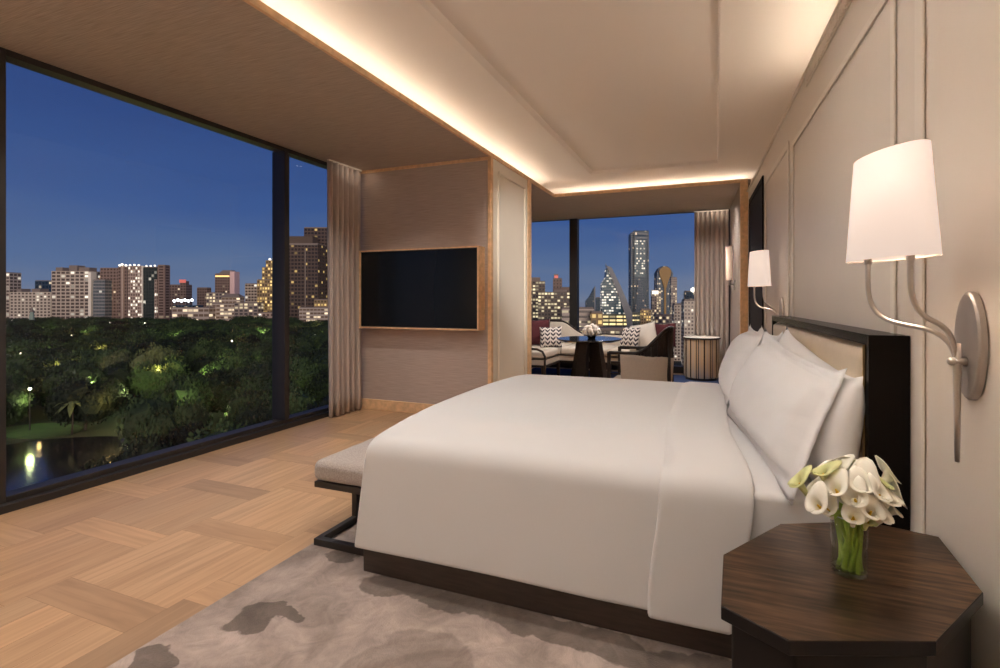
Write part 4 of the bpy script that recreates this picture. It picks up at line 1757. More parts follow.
def uvbox(b, x0, x1, y0, y1, z0, z1, cu, cv, roof=True):
    """box whose sides carry window cells cu wide and cv high"""
    hgt_ = z1 - z0
    for (p, q) in (((x0, y0), (x1, y0)), ((x1, y0), (x1, y1)), ((x1, y1), (x0, y1)), ((x0, y1), (x0, y0))):
        L = math.hypot(q[0] - p[0], q[1] - p[1])
        nu = max(1, round(L / cu))
        nv = max(1, round(hgt_ / cv))
        b.face([(p[0], p[1], z0), (q[0], q[1], z0), (q[0], q[1], z1), (p[0], p[1], z1)], [(0, 0), (nu, 0), (nu, nv), (0, nv)])
    if roof:
        b.face([(x0, y0, z1), (x1, y0, z1), (x1, y1, z1), (x0, y1, z1)], [(0, 0)] * 4)
        b.face([(x0, y1, z0), (x1, y1, z0), (x1, y0, z0), (x0, y0, z0)], [(0, 0)] * 4)


def uvprism(b, poly, y0, y1, cu, cv):
    """outline in x, z extruded in depth"""
    n = len(poly)
    b.face([(x, y0, z) for x, z in poly], [(x / cu, z / cv) for x, z in poly])
    b.face([(x, y1, z) for x, z in poly][::-1], [(x / cu, z / cv) for x, z in poly][::-1])
    for i in range(n):
        p, q = poly[i], poly[(i + 1) % n]
        b.face([(p[0], y0, p[1]), (p[0], y1, p[1]), (q[0], y1, q[1]), (q[0], y0, q[1])], [(0, p[1] / cv), ((y1 - y0) / cu, p[1] / cv), ((y1 - y0) / cu, q[1] / cv), (0, q[1] / cv)])


F = {}
W1, W2, WG = (1.0, 0.78, 0.50), (1.0, 0.90, 0.72), (1.0, 0.66, 0.22)
F['beige'] = facade('facade_beige', (0.52, 0.43, 0.345), (0.10, 0.075, 0.065), W2, 0.10, 0.74, 0.62, 0.9, seed=1)
F['beige_dense'] = facade('facade_beige_dense', (0.58, 0.50, 0.405), (0.12, 0.09, 0.08), W2, 0.13, 0.60, 0.55, 0.8, seed=2)
F['brown'] = facade('facade_brown', (0.24, 0.165, 0.135), (0.09, 0.06, 0.05), W1, 0.08, 0.6, 0.55, 0.7, seed=3)
F['grey'] = facade('facade_grey', (0.26, 0.25, 0.25), (0.10, 0.12, 0.13), W2, 0.05, 0.9, 0.6, 0.6, seed=4)
F['bright'] = facade('facade_bright', (0.45, 0.34, 0.28), (0.16, 0.11, 0.09), W2, 0.42, 0.62, 0.6, 1.1, seed=5)
F['dark_glass'] = facade('facade_dark_glass', (0.05, 0.05, 0.045), (0.025, 0.035, 0.03), W2, 0.10, 0.85, 0.8, 0.6, seed=6)
F['gold'] = facade('facade_gold', (0.32, 0.22, 0.12), (0.12, 0.09, 0.05), WG, 0.50, 0.62, 0.6, 0.9, seed=7)
F['dark_brown'] = facade('facade_dark_brown', (0.10, 0.065, 0.05), (0.035, 0.028, 0.026), WG, 0.10, 0.72, 0.6, 0.45, seed=8)
F['terrace'] = facade('facade_terrace', (0.48, 0.40, 0.34), (0.2, 0.14, 0.1), W1, 0.40, 0.85, 0.5, 0.9, seed=9)
F['teal'] = facade('facade_teal', (0.02, 0.07, 0.10), (0.02, 0.07, 0.105), W2, 0.40, 0.85, 0.62, 0.9, seed=10, tier=0.35, rough_glass=0.15)
F['teal_gold'] = facade('facade_teal_gold', (0.06, 0.07, 0.06), (0.03, 0.05, 0.05), (1.0, 0.76, 0.34), 0.62, 0.85, 0.55, 1.0, seed=11, tier=0.6, rough_glass=0.2)
F['navy'] = facade('facade_navy', (0.014, 0.048, 0.085), (0.014, 0.045, 0.08), W1, 0.05, 0.8, 0.6, 0.5, seed=12)
F['office'] = facade('facade_office', (0.16, 0.125, 0.10), (0.06, 0.05, 0.045), (1.0, 0.82, 0.48), 0.48, 0.76, 0.55, 0.8, seed=13)
F['bands'] = facade('facade_bands', (0.50, 0.42, 0.36), (0.12, 0.10, 0.09), (1.0, 0.82, 0.50), 0.30, 1.0, 0.45, 1.0, seed=14, tier=0.7)
F['slate'] = facade('facade_slate', (0.035, 0.07, 0.115), (0.02, 0.045, 0.08), W1, 0.15, 0.7, 0.6, 0.6, seed=15)
F['mixed'] = facade('facade_mixed', (0.30, 0.24, 0.21), (0.09, 0.08, 0.08), (1.0, 0.78, 0.46), 0.35, 0.65, 0.6, 0.8, seed=16)
M['concrete'] = mat('roof_concrete', (0.22, 0.18, 0.16), 0.9)
M['steel_band'] = mat('grey_cladding', (0.20, 0.21, 0.23), 0.5)
M['gold_clad'] = mat('gold_cladding', (0.30, 0.165, 0.035), 0.5)
M['red_sign'] = emit('red_neon', (1.0, 0.25, 0.2), 0.22)
M['white_flood'] = emit('white_floodlight', (0.92, 0.96, 1.0), 7)
M['roof_lamp'] = emit('roof_lamp', (1.0, 0.93, 0.80), 1.3)
M['crown_lamp'] = emit('amber_crown_lamp', (1.0, 0.62, 0.22), 1.3)


def tower(label, px0, px1, top, d, fac, cu, cv, dep=0.6, yaw=0, name='tower_block', roof=None, group=None, cat='building'):
    """block whose front spans px0..px1 at depth d with its roof at image height top"""
    x, y = way((px0 + px1) / 2, d)
    w_ = (px1 - px0) / 468 * d
    view = math.atan2(y, x) - math.pi / 2
    # turned square to the view axis so that its front keeps that width
    t = thing(name, label, cat, (x, y, GZ), group, local=True, rz=YAW + R(yaw))
    t.rotation_euler = (0, 0, YAW + R(yaw))
    h = hgt(top, d) - GZ
    b = MB()
    uvbox(b, -w_ / 2, w_ / 2, 0, w_ * dep, 0, h, cu, cv)
    b.build('walls', F[fac], t)
    if roof:
        for (rx0, rx1, rh) in roof:
            b = MB()
            b.box(rx0 * w_, rx1 * w_, w_ * dep * 0.2, w_ * dep * 0.8, h, h + rh)
            b.build('roof_house', M['concrete'], t)
    else:
        b = MB()
        b.box(-w_ / 2 + 0.3, w_ / 2 - 0.3, 0.3, w_ * dep - 0.3, h, h + 0.9)
        b.build('parapet', M['concrete'], t)
    return t, w_, h


def glow(t, pts, m, r, name='roof_light'):
    for p in pts:
        b = MB()
        b.blob(p, r, 1)
        b.build(name, m, t)


# --- behind the park, seen through the big window
D = 560
tower('narrow beige block with balconies at the left edge of the big window', -8, 9.5, 273, D, 'beige', 4.2, 4.0)
t_, w_, h_ = tower('long low cream apartment block left of the grid-fronted slab', 10, 50.8, 292, D, 'beige_dense', 4.4, 3.6, 0.35, 0, 'apartment_block', [(-0.42, -0.30, 4), (-0.05, 0.15, 4)])
tower('dark flat block behind the long low cream apartments', 35, 52, 281, D + 60, 'slate', 5, 5, 0.4)
t_, w_, h_ = tower('broad beige slab with a grid of dark windows and cluttered roof', 51.5, 89, 271, D, 'beige', 5.8, 4.1, 0.35, 0, 'apartment_block', [(-0.46, -0.28, 4.5), (-0.1, 0.12, 7), (0.16, 0.44, 4.5)])
b = MB()
b.box(w_ * 0.5, w_ * 0.5 + 3.4, -1.0, 6, 4, h_ - 1)
b.build('stair_shaft', M['cream_panel'], t_)
t_, w_, h_ = tower('grey glass office block with brown flank and higher back', 93, 105, 280, D - 4, 'grey', 4, 4.0, 0.6, 0, 'office_block')
b = MB()
uvbox(b, -w_ / 2, w_ / 2 + 9, w_ * 0.62, w_ * 1.4, 0, hgt(267.5, D) - GZ, 4, 4)
b.build('back_wing', F['brown'], t_)
t_, w_, h_ = tower('brown residential tower with a lit white stair strip', 118, 127, 267, D + 2, 'brown', 3.2, 3.9, 0.8)
b = MB()
b.box(-w_ * 0.05, w_ * 0.16, -0.9, 0.2, 6, h_ + 2)
b.build('stair_strip', F['bright'], t_)
glow(t_, [(-w_ * 0.3, 0, h_ + 2), (w_ * 0.05, -1, h_ + 3), (w_ * 0.4, 0, h_ + 2)], M['roof_lamp'], 1.5)
t_, w_, h_ = tower('cream residential tower with rows of bright windows', 128, 142.5, 266.5, D - 6, 'bright', 3.1, 3.9, 0.6)
glow(t_, [(-w_ * 0.4, 1, h_ + 1.4), (-w_ * 0.1, 1, h_ + 1.8), (w_ * 0.2, 1, h_ + 1.4)], M['roof_lamp'], 1.4)
t_, w_, h_ = tower('dark green glass tower with lamps along its roof', 143, 157, 267.5, D - 8, 'dark_glass', 3.4, 3.9, 0.6)
b = MB()
b.box(-w_ / 2 - 0.9, -w_ / 2 + 0.4, -1, 2, 0, h_ + 2)
b.build('edge_pier', M['cream_panel'], t_)
glow(t_, [(-w_ * 0.3, 1, h_ + 1.8), (0, 1, h_ + 1.8), (w_ * 0.3, 1, h_ + 2.2)], M['roof_lamp'], 1.2)
b = MB()
uvbox(b, w_ / 2 - 2.5, w_ / 2, -0.5, 1, 4, h_ - 14, 2.4, 3.9)
b.build('lit_stair', F['bright'], t_)
tower('red brown ribbed tower on the right of the dark green glass one', 157.5, 164.8, 265.5, D - 8, 'brown', 8.0, 3.2, 0.9)
t_, w_, h_ = tower('distant hazy block carrying a red neon sign', 166, 186, 285, 820, 'brown', 5, 5, 0.4)
b = MB()
uvbox(b, w_ * 0.2, w_ * 0.48, 0, 8, h_, h_ + 7, 4, 4)
b.build('roof_tower', F['brown'], t_)
b = MB()
b.box(w_ * 0.18, w_ * 0.5, -0.8, 0.4, h_ + 4, h_ + 9.5)
b.build('roof_sign', M['red_sign'], t_)
# floodlit sports ground
x, y = way(184, 640)
t_ = thing('stadium', 'floodlit sports ground with brilliant white lights beyond the trees', 'stadium', (x, y, GZ), local=True, rz=YAW)
b = MB()
uvbox(b, -16, 16, 0, 14, 0, 24, 5, 6)
b.build('stand', F['slate'], t_)
b = MB()
for k in range(6):
    b.box(-12.2 + k * 4.8, -11.8 + k * 4.8, -1, -0.6, 0, 29.5)
b.build('light_mast', M['steel_band'], t_)
glow(t_, [(-12 + k * 4.8, -1.4, 30 + (k % 2) * 1.2) for k in range(6)], M['white_flood'], 1.9, 'floodlight')
tower('low tan market hall in front of the floodlit sports ground', 172, 209, 308, D - 30, 'terrace', 6, 5, 0.3, 0, 'hall')
tower('slim grey brown block right of the floodlit sports ground', 197, 207, 288, 700, 'brown', 4, 4, 0.6)
tower('stepped tan block in front of the lit pink tower', 206, 222, 293, D + 20, 'mixed', 4, 4, 0.5)
t_, w_, h_ = tower('brown tower with a glowing amber crown and pink flank', 215, 230, 274, 720, 'brown', 3.6, 4.2, 0.6)
b = MB()
b.box(-w_ * 0.46, w_ * 0.46, -0.5, 3, h_ - 4.5, h_ - 2.2)
b.build('crown_light', M['crown_lamp'], t_)
b = MB()
b.prism([(w_ * 0.5, 0), (w_ * 0.74, 2), (w_ * 0.74, 14), (w_ * 0.5, 14)], 0, h_ + 4)
b.build('flank', mat('pink_render', (0.75, 0.52, 0.50), 0.8), t_)
b = MB()
b.prism([(-w_ * 0.4, 2), (w_ * 0.5, 2), (w_ * 0.5, 14), (-w_ * 0.4, 14)], h_, h_ + 6, [(-w_ * 0.1, 4), (w_ * 0.5, 4), (w_ * 0.5, 12), (-w_ * 0.1, 12)])
b.build('sloped_roof', M['concrete'], t_)
t_, w_, h_ = tower('white lit terraced building at the foot of the skyline', 212, 240, 304, D - 20, 'terrace', 4.5, 4.4, 0.3, 0, 'terrace_building')
b = MB()
uvbox(b, -w_ * 0.25, w_ * 0.42, 4, 12, h_, h_ + 8, 4.5, 4)
b.build('upper_terrace', F['terrace'], t_)
b = MB()
b.prism([(-w_ * 0.3, 2), (w_ * 0.45, 2), (w_ * 0.45, 12), (-w_ * 0.3, 12)], h_ + 8, h_ + 12, [(-w_ * 0.1, 5), (w_ * 0.3, 5), (w_ * 0.3, 8), (-w_ * 0.1, 8)])
b.build('roof', M['concrete'], t_)
tower('low brown office block with lit floors right of the white terraces', 234, 258, 303, D - 35, 'mixed', 5, 3.4, 0.4, 0, 'office_block')
tower('pale stepped tower between the amber crown and the golden tower', 245, 257, 284, D + 90, 'beige', 4, 4, 0.6)
t_, w_, h_ = tower('golden lit tower stepping up beside the dark mullion', 257, 275, 280, D - 20, 'gold', 3.0, 3.9, 0.6)
b = MB()
uvbox(b, -w_ * 0.28, w_ * 0.5, 2, 12, h_, h_ + 15, 3, 3.9)
b.build('upper_stage', F['gold'], t_)
b = MB()
uvbox(b, -w_ * 0.10, w_ * 0.45, 3, 10, h_ + 15, h_ + 23, 3, 4)
b.build('top_stage', F['gold'], t_)
glow(t_, [(w_ * 0.1, 4, h_ + 24), (w_ * 0.3, 4, h_ + 24.6)], M['roof_lamp'], 1.6)
t_, w_, h_ = tower('massive dark brown tower behind the narrow window pane', 284, 318, 244, 470, 'dark_brown', 3.3, 3.7, 0.5, 0, 'office_tower')
b = MB()
uvbox(b, -w_ / 2 + 1, w_ / 2 - 6, 1, 12, h_, h_ + 8, 60, 60)
b.build('penthouse', mat('dark_brown_cladding', (0.10, 0.07, 0.055), 0.8), t_)
b = MB()
b.box(-w_ * 0.5, w_ * 0.5, -0.5, 0.4, h_ - 1.2, h_ + 0.2)
b.build('cornice', M['concrete'], t_)
for k in (0.12,):
    b = MB()
    b.box(w_ * k, w_ * k + 0.9, -0.6, 0.4, 0, h_ - 4)
    b.build('pilaster', M['concrete'], t_)
tower('higher dark brown tower right of the massive one, by the curtain', 304, 345, 228, 490, 'dark_brown', 3.6, 3.7, 0.5, 0, 'office_tower')
t_, w_, h_ = tower('low white lit frame building at the foot of the dark towers', 299, 328, 308, 440, 'terrace', 3.5, 3.6, 0.4, 0, 'office_block')
tower('low amber lit pavilion above the trees beside the white frame building', 314, 340, 300, 455, 'gold', 3.0, 3.0, 0.4, 0, 'pavilion')
tower('pale row of shop houses right of the golden tower base', 258, 278, 313, D - 60, 'bright', 4, 4, 0.4, 0, 'shop_row')

for (a_, b_, top_, d_, f_) in ((347, 372, 262, 520, 'brown'), (374, 402, 274, 560, 'mixed'), (405, 428, 284, 600, 'beige'), (432, 462, 270, 640, 'dark_brown'), (466, 498, 286, 480, 'office'), (706, 722, 285, 300, 'mixed'), (724, 745, 300, 260, 'beige_dense')):
    tower('lit tower block of the skyline hidden behind the room walls', a_, b_, top_, d_, f_, 3.4, 3.7, 0.5, 0, 'tower_block', None, 'towers hidden behind the room walls')

# --- city seen through the bay window
t_, w_, h_ = tower('brown office block with lit windows at the left edge of the bay', 520, 545, 281, 300, 'office', 2.1, 2.2, 0.5, 0, 'office_block', [(-0.2, 0.3, 2.4)])
tower('wide office block full of lit windows at the left of the bay', 538, 570, 292, 270, 'office', 1.9, 2.0, 0.4, 0, 'office_block', [(0.0, 0.4, 1.5)])
t_, w_, h_ = tower('brown stepped tower with glowing red top left of the bay mullion', 553, 562, 279, 420, 'brown', 3, 3, 0.7)
b = MB()
uvbox(b, -w_ * 0.4, w_ * 0.1, 1, 6, h_, h_ + 4.5, 2, 2)
b.build('roof_tower', F['mixed'], t_)
b = MB()
b.box(-w_ * 0.35, w_ * 0.05, 0.2, 1.0, h_ + 0.8, h_ + 3.2)
b.build('roof_sign', M['red_sign'], t_)
tower('plain tan tower close behind the bay mullion', 561, 571, 288, 400, 'brown', 6, 6, 0.6)
tower('white building with horizontal bands right of the bay mullion', 562, 594, 309, 240, 'bands', 3, 2.6, 0.5, 0, 'office_block')
tower('small block with a glowing yellow parapet beside the sloping glass tower', 591, 603, 313, 235, 'gold', 3, 3, 0.5, 0, 'office_block')
# dark blade
x, y = way(590.5, 520)
t_ = thing('blade_tower', 'dark pointed tower with a slanting top left of the sloping glass tower', 'building', (x, y, GZ), local=True, rz=YAW)
k_ = 520 / 468
z_ = lambda py_: hgt(py_, 520) - GZ
b = MB()
uvprism(b, [(-4.5 * k_, 0), (4.8 * k_, 0), (4.8 * k_, z_(287)), (3.6 * k_, z_(288)), (-1.0 * k_, z_(297)), (-4.5 * k_, z_(301))], 0, 12, 2.2, 2.6)
b.build('walls', F['navy'], t_)
b = MB()
b.box(3.7 * k_, 4.9 * k_, -0.4, 1, 0, z_(286.5))
b.build('edge_fin', M['steel_band'], t_)
tower('small dark blue block between the blade and the sloping glass tower', 596, 603, 298, 540, 'navy', 3, 3, 0.6)
# sloping glass tower
d_ = 330
x, y = way(616, d_)
t_ = thing('sloping_tower', 'glass tower with a slanting side and grey diagonal band, lit yellow below', 'building', (x, y, GZ), local=True, rz=YAW)
k_ = d_ / 468
z_ = lambda py_: hgt(py_, d_) - GZ
b = MB()
uvprism(b, [(-14 * k_, z_(314)), (11 * k_, z_(314)), (4 * k_, z_(293)), (-4 * k_, z_(272)), (-9 * k_, z_(268)), (-10 * k_, z_(277)), (-14 * k_, z_(284))], 0, 12, 1.7, 1.9)
b.build('upper_walls', F['teal'], t_)
b = MB()
uvprism(b, [(-14 * k_, 0), (13 * k_, 0), (12 * k_, z_(308)), (9 * k_, z_(314)), (-14 * k_, z_(314))], -0.2, 12, 5.0, 2.6)
b.build('lower_walls', F['teal_gold'], t_)
b = MB()
uvprism(b, [(-10 * k_, z_(265.5)), (-4.5 * k_, z_(267.5)), (4.5 * k_, z_(286)), (16 * k_, z_(313)), (16.5 * k_, z_(335)), (11.5 * k_, z_(335)), (10 * k_, z_(318)), (2 * k_, z_(294)), (-6.5 * k_, z_(273))], -1.0, 0.6, 50, 50)
b.build('diagonal_band', M['steel_band'], t_)
b = MB()
b.box(-10.3 * k_, -9.7 * k_, 0.5, 1.2, z_(268), z_(263.5))
b.build('mast', M['steel_band'], t_)
# tall tower
d_ = 620
k_ = d_ / 468
z_ = lambda py_: hgt(py_, d_) - GZ
x, y = way(640, d_)
t_ = thing('tall_tower', 'tallest teal glass tower with a lit window core in the bay view', 'building', (x, y, GZ), local=True, rz=YAW)
b = MB()
uvbox(b, -6.0 * k_, 8.6 * k_, 0, 22, 0, z_(230.5), 2.7, 3.0)
b.build('main_shaft', F['navy'], t_)
b = MB()
uvbox(b, -9.0 * k_, -5.5 * k_, 2, 20, 0, z_(233), 2.7, 3.0)
b.build('side_shaft', F['navy'], t_)
b = MB()
uvbox(b, -5.6 * k_, 5.0 * k_, -0.7, 1, z_(277), z_(240), 2.3, 3.2)
b.build('lit_core', F['teal'], t_)
b = MB()
uvbox(b, -5.0 * k_, 7.6 * k_, -0.5, 1, z_(240), z_(231.5), 2.4, 5)
b.build('crown', F['slate'], t_)
b = MB()
uvbox(b, -8 * k_, 8 * k_, -2.5, 1, 0, z_(312), 3.0, 3.2)
b.build('lower_stage', F['teal_gold'], t_)
b = MB()
uvprism(b, [(-2.5 * k_, z_(280)), (0.5 * k_, z_(280)), (7 * k_, z_(312)), (-5 * k_, z_(312))], -2.0, 1, 2.6, 3.2)
b.build('wedge', F['slate'], t_)
b = MB()
uvbox(b, 7.6 * k_, 8.8 * k_, -0.8, 1, 0, z_(231), 1.6, 3.4)
b.build('edge_strip', F['slate'], t_)
tower('golden glowing glass block at the foot of the tallest tower', 641, 651, 310, 300, 'gold', 1.7, 1.8, 0.5, 0, 'office_block')
t_, w_, h_ = tower('tan block with a bright white roof right of the tallest tower', 652, 661, 291, 380, 'mixed', 2, 2.2, 0.6)
b = MB()
b.box(-w_ * 0.5, w_ * 0.2, -0.4, 3, h_ - 2.5, h_ + 0.2)
b.build('roof_light', M['roof_lamp'], t_)
# tower with the golden teardrop
d_ = 480
k_ = d_ / 468
z_ = lambda py_: hgt(py_, d_) - GZ
x, y = way(665, d_)
t_ = thing('teardrop_tower', 'slate tower crowned by a golden teardrop shape', 'building', (x, y, GZ), local=True, rz=YAW)
b = MB()
uvprism(b, [(-8 * k_, 0), (8 * k_, 0), (8 * k_, z_(273)), (5.5 * k_, z_(268.5)), (2 * k_, z_(266)), (-2 * k_, z_(266)), (-5.5 * k_, z_(268.5)), (-8 * k_, z_(273))], 0, 14, 2.2, 2.6)
b.build('walls', F['slate'], t_)
pts = []
for k in range(25):
    a = math.pi * (1 - k / 24)
    pts.append((5.9 * k_ * math.cos(a), z_(272.5) + 5.8 * k_ * math.sin(a)))
pts += [(5.2 * k_, z_(276)), (3.0 * k_, z_(281)), (1.2 * k_, z_(288)), (-1.2 * k_, z_(288)), (-3.0 * k_, z_(281)), (-5.2 * k_, z_(276))]
b = MB()
uvprism(b, pts, -1.2, 0.6, 50, 50)
b.build('teardrop', M['gold_clad'], t_)
b = MB()
b.box(-1.0 * k_, 1.0 * k_, -0.8, 0.6, 0, z_(288))
b.build('spine', M['gold_clad'], t_)
tower('gold and cream stepped tower right of the teardrop tower', 671, 677, 278, 430, 'mixed', 2, 2.2, 0.7)
tower('brown low block between the teardrop tower and pale apartments', 655, 684, 316, 260, 'mixed', 1.9, 2.0, 0.4, 0, 'office_block')
t_, w_, h_ = tower('pale apartment tower with many small windows beside the bay curtain', 674, 690, 305, 240, 'beige_dense', 1.5, 1.6, 0.5, 0, 'apartment_block')
t_, w_, h_ = tower('dark tower with a floodlit white top beside the bay curtain', 686, 703, 292, 330, 'slate', 2.2, 2.2, 0.5)
glow(t_, [(-w_ * 0.1, -0.5, h_ + 1.5)], M['roof_lamp'], 2.0)
tower('cream apartment block low behind the drum table and curtain', 684, 704, 301, 215, 'beige_dense', 1.6, 1.7, 0.5, 0, 'apartment_block')
tower('lit office slab low behind the round table roses', 570, 640, 330, 190, 'office', 2.0, 2.0, 0.3, 0, 'office_block')


# --- trees of the park
def crown_mesh(seed, leafy):
    rnd = random.Random(seed)
    b = MB()
    nb = 9
    cs = []
    for i in range(nb):
        a = rnd.random() * 2 * math.pi
        r = 0.62 * math.sqrt(rnd.random())
        c = (r * math.cos(a), r * math.sin(a), 0.45 + 0.30 * rnd.random() * (1 - r * 0.6))
        rr = 0.30 + 0.16 * rnd.random()
        cs.append((c, rr))
        b.blob(c, rr, 2, (1, 1, 0.72), 0.55, 2.6)
    for i in range(leafy):
        c, rr = rnd.choice(cs)
        d = Vector((rnd.gauss(0, 1), rnd.gauss(0, 1), rnd.gauss(0.25, 1))).normalized()
        p = Vector(c) + Vector((d.x, d.y, d.z * 0.75)) * rr * (0.85 + 0.45 * rnd.random())
        s = 0.016 + 0.024 * rnd.random()
        u = Vector((rnd.gauss(0, 1), rnd.gauss(0, 1), rnd.gauss(0, 1))).normalized()
        v = u.cross(d + Vector((0.01, 0, 0))).normalized()
        b.face([p - u * s - v * s * 0.6, p + u * s - v * s * 0.6, p + u * s + v * s * 0.6, p - u * s + v * s * 0.6])
    me = bpy.data.meshes.new('crown')
    b.bm.to_mesh(me)
    b.bm.free()
    return me


def trunk_mesh(seed):
    rnd = random.Random(seed)
    b = MB()
    b.tube([(0, 0, 0), (0.02, 0.01, 0.2), (0, 0, 0.42)], [0.05, 0.035, 0.03], 7)
    for k in range(3):
        a = k * 2.1 + rnd.random()
        b.tube([(0, 0, 0.25), (0.18 * math.cos(a), 0.18 * math.sin(a), 0.42), (0.34 * math.cos(a), 0.34 * math.sin(a), 0.55)], [0.028, 0.02, 0.01], 6)
    me = bpy.data.meshes.new('trunk')
    b.bm.to_mesh(me)
    b.bm.free()
    me.materials.append(M['bark'])
    return me


crowns = [crown_mesh(100 + i, 6000) for i in range(6)]
for me in crowns:
    me.materials.append(M['crown'])
trunks = [trunk_mesh(i) for i in range(3)]
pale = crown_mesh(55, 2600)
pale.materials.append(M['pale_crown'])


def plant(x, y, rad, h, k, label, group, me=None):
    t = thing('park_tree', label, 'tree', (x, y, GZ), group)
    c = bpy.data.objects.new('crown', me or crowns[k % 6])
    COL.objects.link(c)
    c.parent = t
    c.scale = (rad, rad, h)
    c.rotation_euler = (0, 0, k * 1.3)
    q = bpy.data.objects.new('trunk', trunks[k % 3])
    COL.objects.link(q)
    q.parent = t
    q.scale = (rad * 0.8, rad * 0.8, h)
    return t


PXC, PYC = way(48, 88)
PA = math.atan2(PYC, PXC)


def in_pond(x, y):
    dx, dy = x - PXC, y - PYC
    u = dx * math.cos(PA) + dy * math.sin(PA)
    v = -dx * math.sin(PA) + dy * math.cos(PA)
    return (u / 27) ** 2 + (v / 17) ** 2 < 1


GREEN, AMBER, WHITE = (0.85, 1.0, 0.35), (1.0, 0.66, 0.22), (1.0, 0.95, 0.78)
# direction, distance, lamp in view?, colour, power
lamps = [(30, 112, 1, GREEN, 0.7), (12, 430, 1, GREEN, 2.5), (44, 330, 0, GREEN, 2.0), (72, 250, 1, AMBER, 1.2), (110, 390, 1, WHITE, 1.6), (128, 375, 0, GREEN, 1.6), (145, 380, 1, WHITE, 1.6),
         (60, 150, 0, AMBER, 1.0), (92, 128, 0, GREEN, 1.3), (128, 118, 0, GREEN, 1.0), (112, 110, 0, AMBER, 1.0), (158, 138, 0, AMBER, 1.1), (205, 200, 0, GREEN, 1.0), (232, 215, 1, AMBER, 1.2),
         (225, 96, 0, GREEN, 1.3), (246, 112, 0, GREEN, 0.8), (200, 420, 1, AMBER, 1.5), (262, 300, 0, GREEN, 1.2), (302, 128, 0, AMBER, 0.8), (315, 250, 1, GREEN, 1.8), (320, 340, 0, AMBER, 1.6), (20, 165, 1, AMBER, 0.8),
         (135, 170, 0, GREEN, 0.8), (182, 104, 0, GREEN, 0.7), (255, 165, 0, GREEN, 0.9), (105, 200, 0, AMBER, 0.7), (170, 270, 0, GREEN, 0.9), (60, 200, 0, GREEN, 0.8), (40, 128, 0, AMBER, 1.0), (205, 135, 0, GREEN, 1.1), (230, 140, 0, AMBER, 0.6), (185, 330, 0, AMBER, 0.9), (85, 300, 0, GREEN, 1.2), (145, 125, 0, GREEN, 0.8), (312, 110, 0, GREEN, 1.2), (240, 250, 0, GREEN, 0.9), (118, 160, 0, AMBER, 0.9)]
lamp_at = [(*way(p[0], p[1]), p[1]) for p in lamps]


def near_lamp(x, y):
    for (a, c, d) in lamp_at:
        m = math.hypot(a, c)
        ux, uy = -a / m, -c / m          # towards the hotel
        t_ = (x - a) * ux + (y - c) * uy
        q = abs(-(x - a) * uy + (y - c) * ux)
        if -5 < t_ < 15 + d * 0.02 and q < 7:
            return True
    return False


rnd = random.Random(11)
spots = []
for tries in range(40000):
    if len(spots) >= 297:
        break
    d = 58 + rnd.random() * 425
    px_ = -24 + rnd.random() * 402
    x, y = way(px_, d)
    sp = 9.5 + d * 0.019
    if in_pond(x, y) or near_lamp(x, y) or (px_ < 118 and d < 108) or d > (415 if px_ > 268 else 478):
        continue
    if all((x - a) ** 2 + (y - c) ** 2 > (sp * (1.0 if d2 > 0 else 1)) ** 2 for a, c, d2 in spots):
        spots.append((x, y, d))
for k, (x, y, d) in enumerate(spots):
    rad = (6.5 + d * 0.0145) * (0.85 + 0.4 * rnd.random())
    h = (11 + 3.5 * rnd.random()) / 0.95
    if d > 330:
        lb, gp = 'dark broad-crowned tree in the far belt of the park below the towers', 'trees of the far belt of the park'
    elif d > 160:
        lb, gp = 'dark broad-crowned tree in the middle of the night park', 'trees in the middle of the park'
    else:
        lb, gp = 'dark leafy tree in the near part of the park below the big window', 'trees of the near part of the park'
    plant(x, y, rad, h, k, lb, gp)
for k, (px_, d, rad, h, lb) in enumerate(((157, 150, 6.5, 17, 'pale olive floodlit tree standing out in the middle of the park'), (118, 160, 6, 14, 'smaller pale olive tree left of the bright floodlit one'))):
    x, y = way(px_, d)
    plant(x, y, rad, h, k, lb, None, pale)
# palm near the pond
x, y = way(72, 109)
t = thing('palm_tree', 'palm with drooping fronds at the edge of the park pond', 'tree', (x, y, GZ), local=True)
t.scale = (0.75, 0.75, 0.9)
b = MB()
b.tube([(0, 0, 0), (0.3, 0.1, 4), (0.2, 0, 8.5)], [0.3, 0.22, 0.18], 8)
b.build('trunk', M['bark'], t, smooth=True)
for k in range(13):
    a = k * 2 * math.pi / 13 + 0.2 * (k % 3)
    e_ = 0.9 - 0.5 * (k % 3)
    b = MB()
    dr = Vector((math.cos(a), math.sin(a), 0))
    sd = Vector((-dr.y, dr.x, 0))

    def frond(u, v, dr=dr, sd=sd, e_=e_):
        c = Vector((0.2, 0, 8.5)) + dr * (4.2 * v) + Vector((0, 0, 2.4 * e_ * v - 3.2 * v * v))
        wdt = 0.75 * math.sin(math.pi * min(1, v * 0.92 + 0.06))
        return c + sd * (u - 0.5) * wdt * 2 + Vector((0, 0, -0.5 * abs(u - 0.5) * wdt))
    b.grid(frond, 4, 8)
    b.build('frond', M['pale_crown'], t)
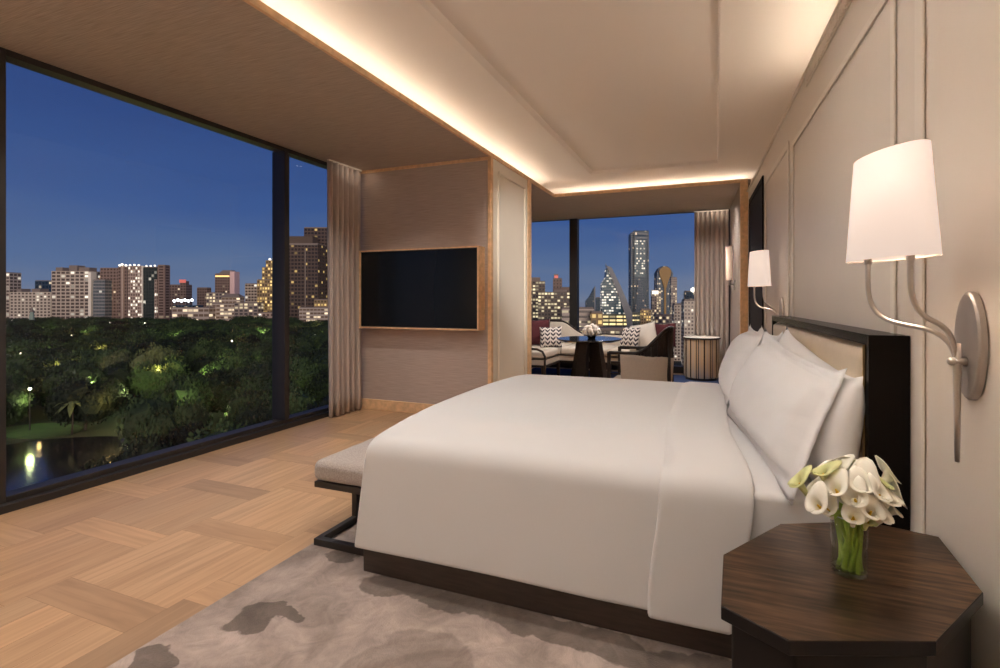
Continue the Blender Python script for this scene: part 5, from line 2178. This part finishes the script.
# pond and lawns
b = MB()
pp = []
for k in range(36):
    a = k * math.pi / 18
    u, v = 24 * math.cos(a) * (1 + 0.10 * math.sin(3 * a)), 15 * math.sin(a) * (1 + 0.12 * math.cos(2 * a))
    pp.append((PXC + u * math.cos(PA) - v * math.sin(PA), PYC + u * math.sin(PA) + v * math.cos(PA)))
b.prism(pp, GZ, GZ + 0.25)
tag(b.build('pond', M['pond']), 'dark pond at the lower left of the big window', 'pond')
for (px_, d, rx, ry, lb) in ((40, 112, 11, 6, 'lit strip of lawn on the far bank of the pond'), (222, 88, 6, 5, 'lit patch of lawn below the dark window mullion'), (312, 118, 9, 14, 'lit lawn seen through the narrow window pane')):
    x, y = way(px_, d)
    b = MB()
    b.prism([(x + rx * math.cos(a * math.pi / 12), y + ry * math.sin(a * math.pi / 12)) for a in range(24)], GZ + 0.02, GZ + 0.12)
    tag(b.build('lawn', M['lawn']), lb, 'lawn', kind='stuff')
# park lamps: post with a lit globe
for k, (px_, d, vis, c, pw) in enumerate(lamps):
    x, y = way(px_, d)
    zl = 10.5 if d > 130 else 8.0
    if vis:
        t = thing('park_lamp', 'lit globe lamp shining among the dark park trees', 'street lamp', (x, y, GZ), 'park lamps among the trees', local=True)
        b = MB()
        b.tube([(0, 0, 0), (0, 0, zl + 1.6)], [0.12, 0.07], 8)
        b.build('post', M['metal_dark'], t)
        b = MB()
        b.blob((0, 0, zl + 2.0), 0.45 if d > 250 else 0.32, 2)
        b.build('globe', M['lamp_globe'], t, smooth=True)
    point_light('park_light', (x, y, GZ + zl + (0.6 if not vis else -0.3)), 1400 * pw * (1 if d < 200 else 2.8), c, 0.5)
# ornate spire rising out of the trees
x, y = way(32, 400)
t = thing('obelisk', 'small pale spire rising out of the far trees at left', 'monument', (x, y, GZ), local=True)
b = MB()
b.lathe([(2.2, 0), (2.0, 10), (1.6, 16), (1.1, 21)], n=10, cap=True)
b.build('shaft', mat('pale_green_stone', (0.25, 0.33, 0.28), 0.8), t)
b = MB()
b.lathe([(1.3, 21), (1.5, 21.6), (0.9, 22.6), (0.05, 26)], n=10, cap=True)
b.build('finial', M['concrete'], t)

for o in bpy.data.objects:
    if '_local' in o:
        del o['_local']
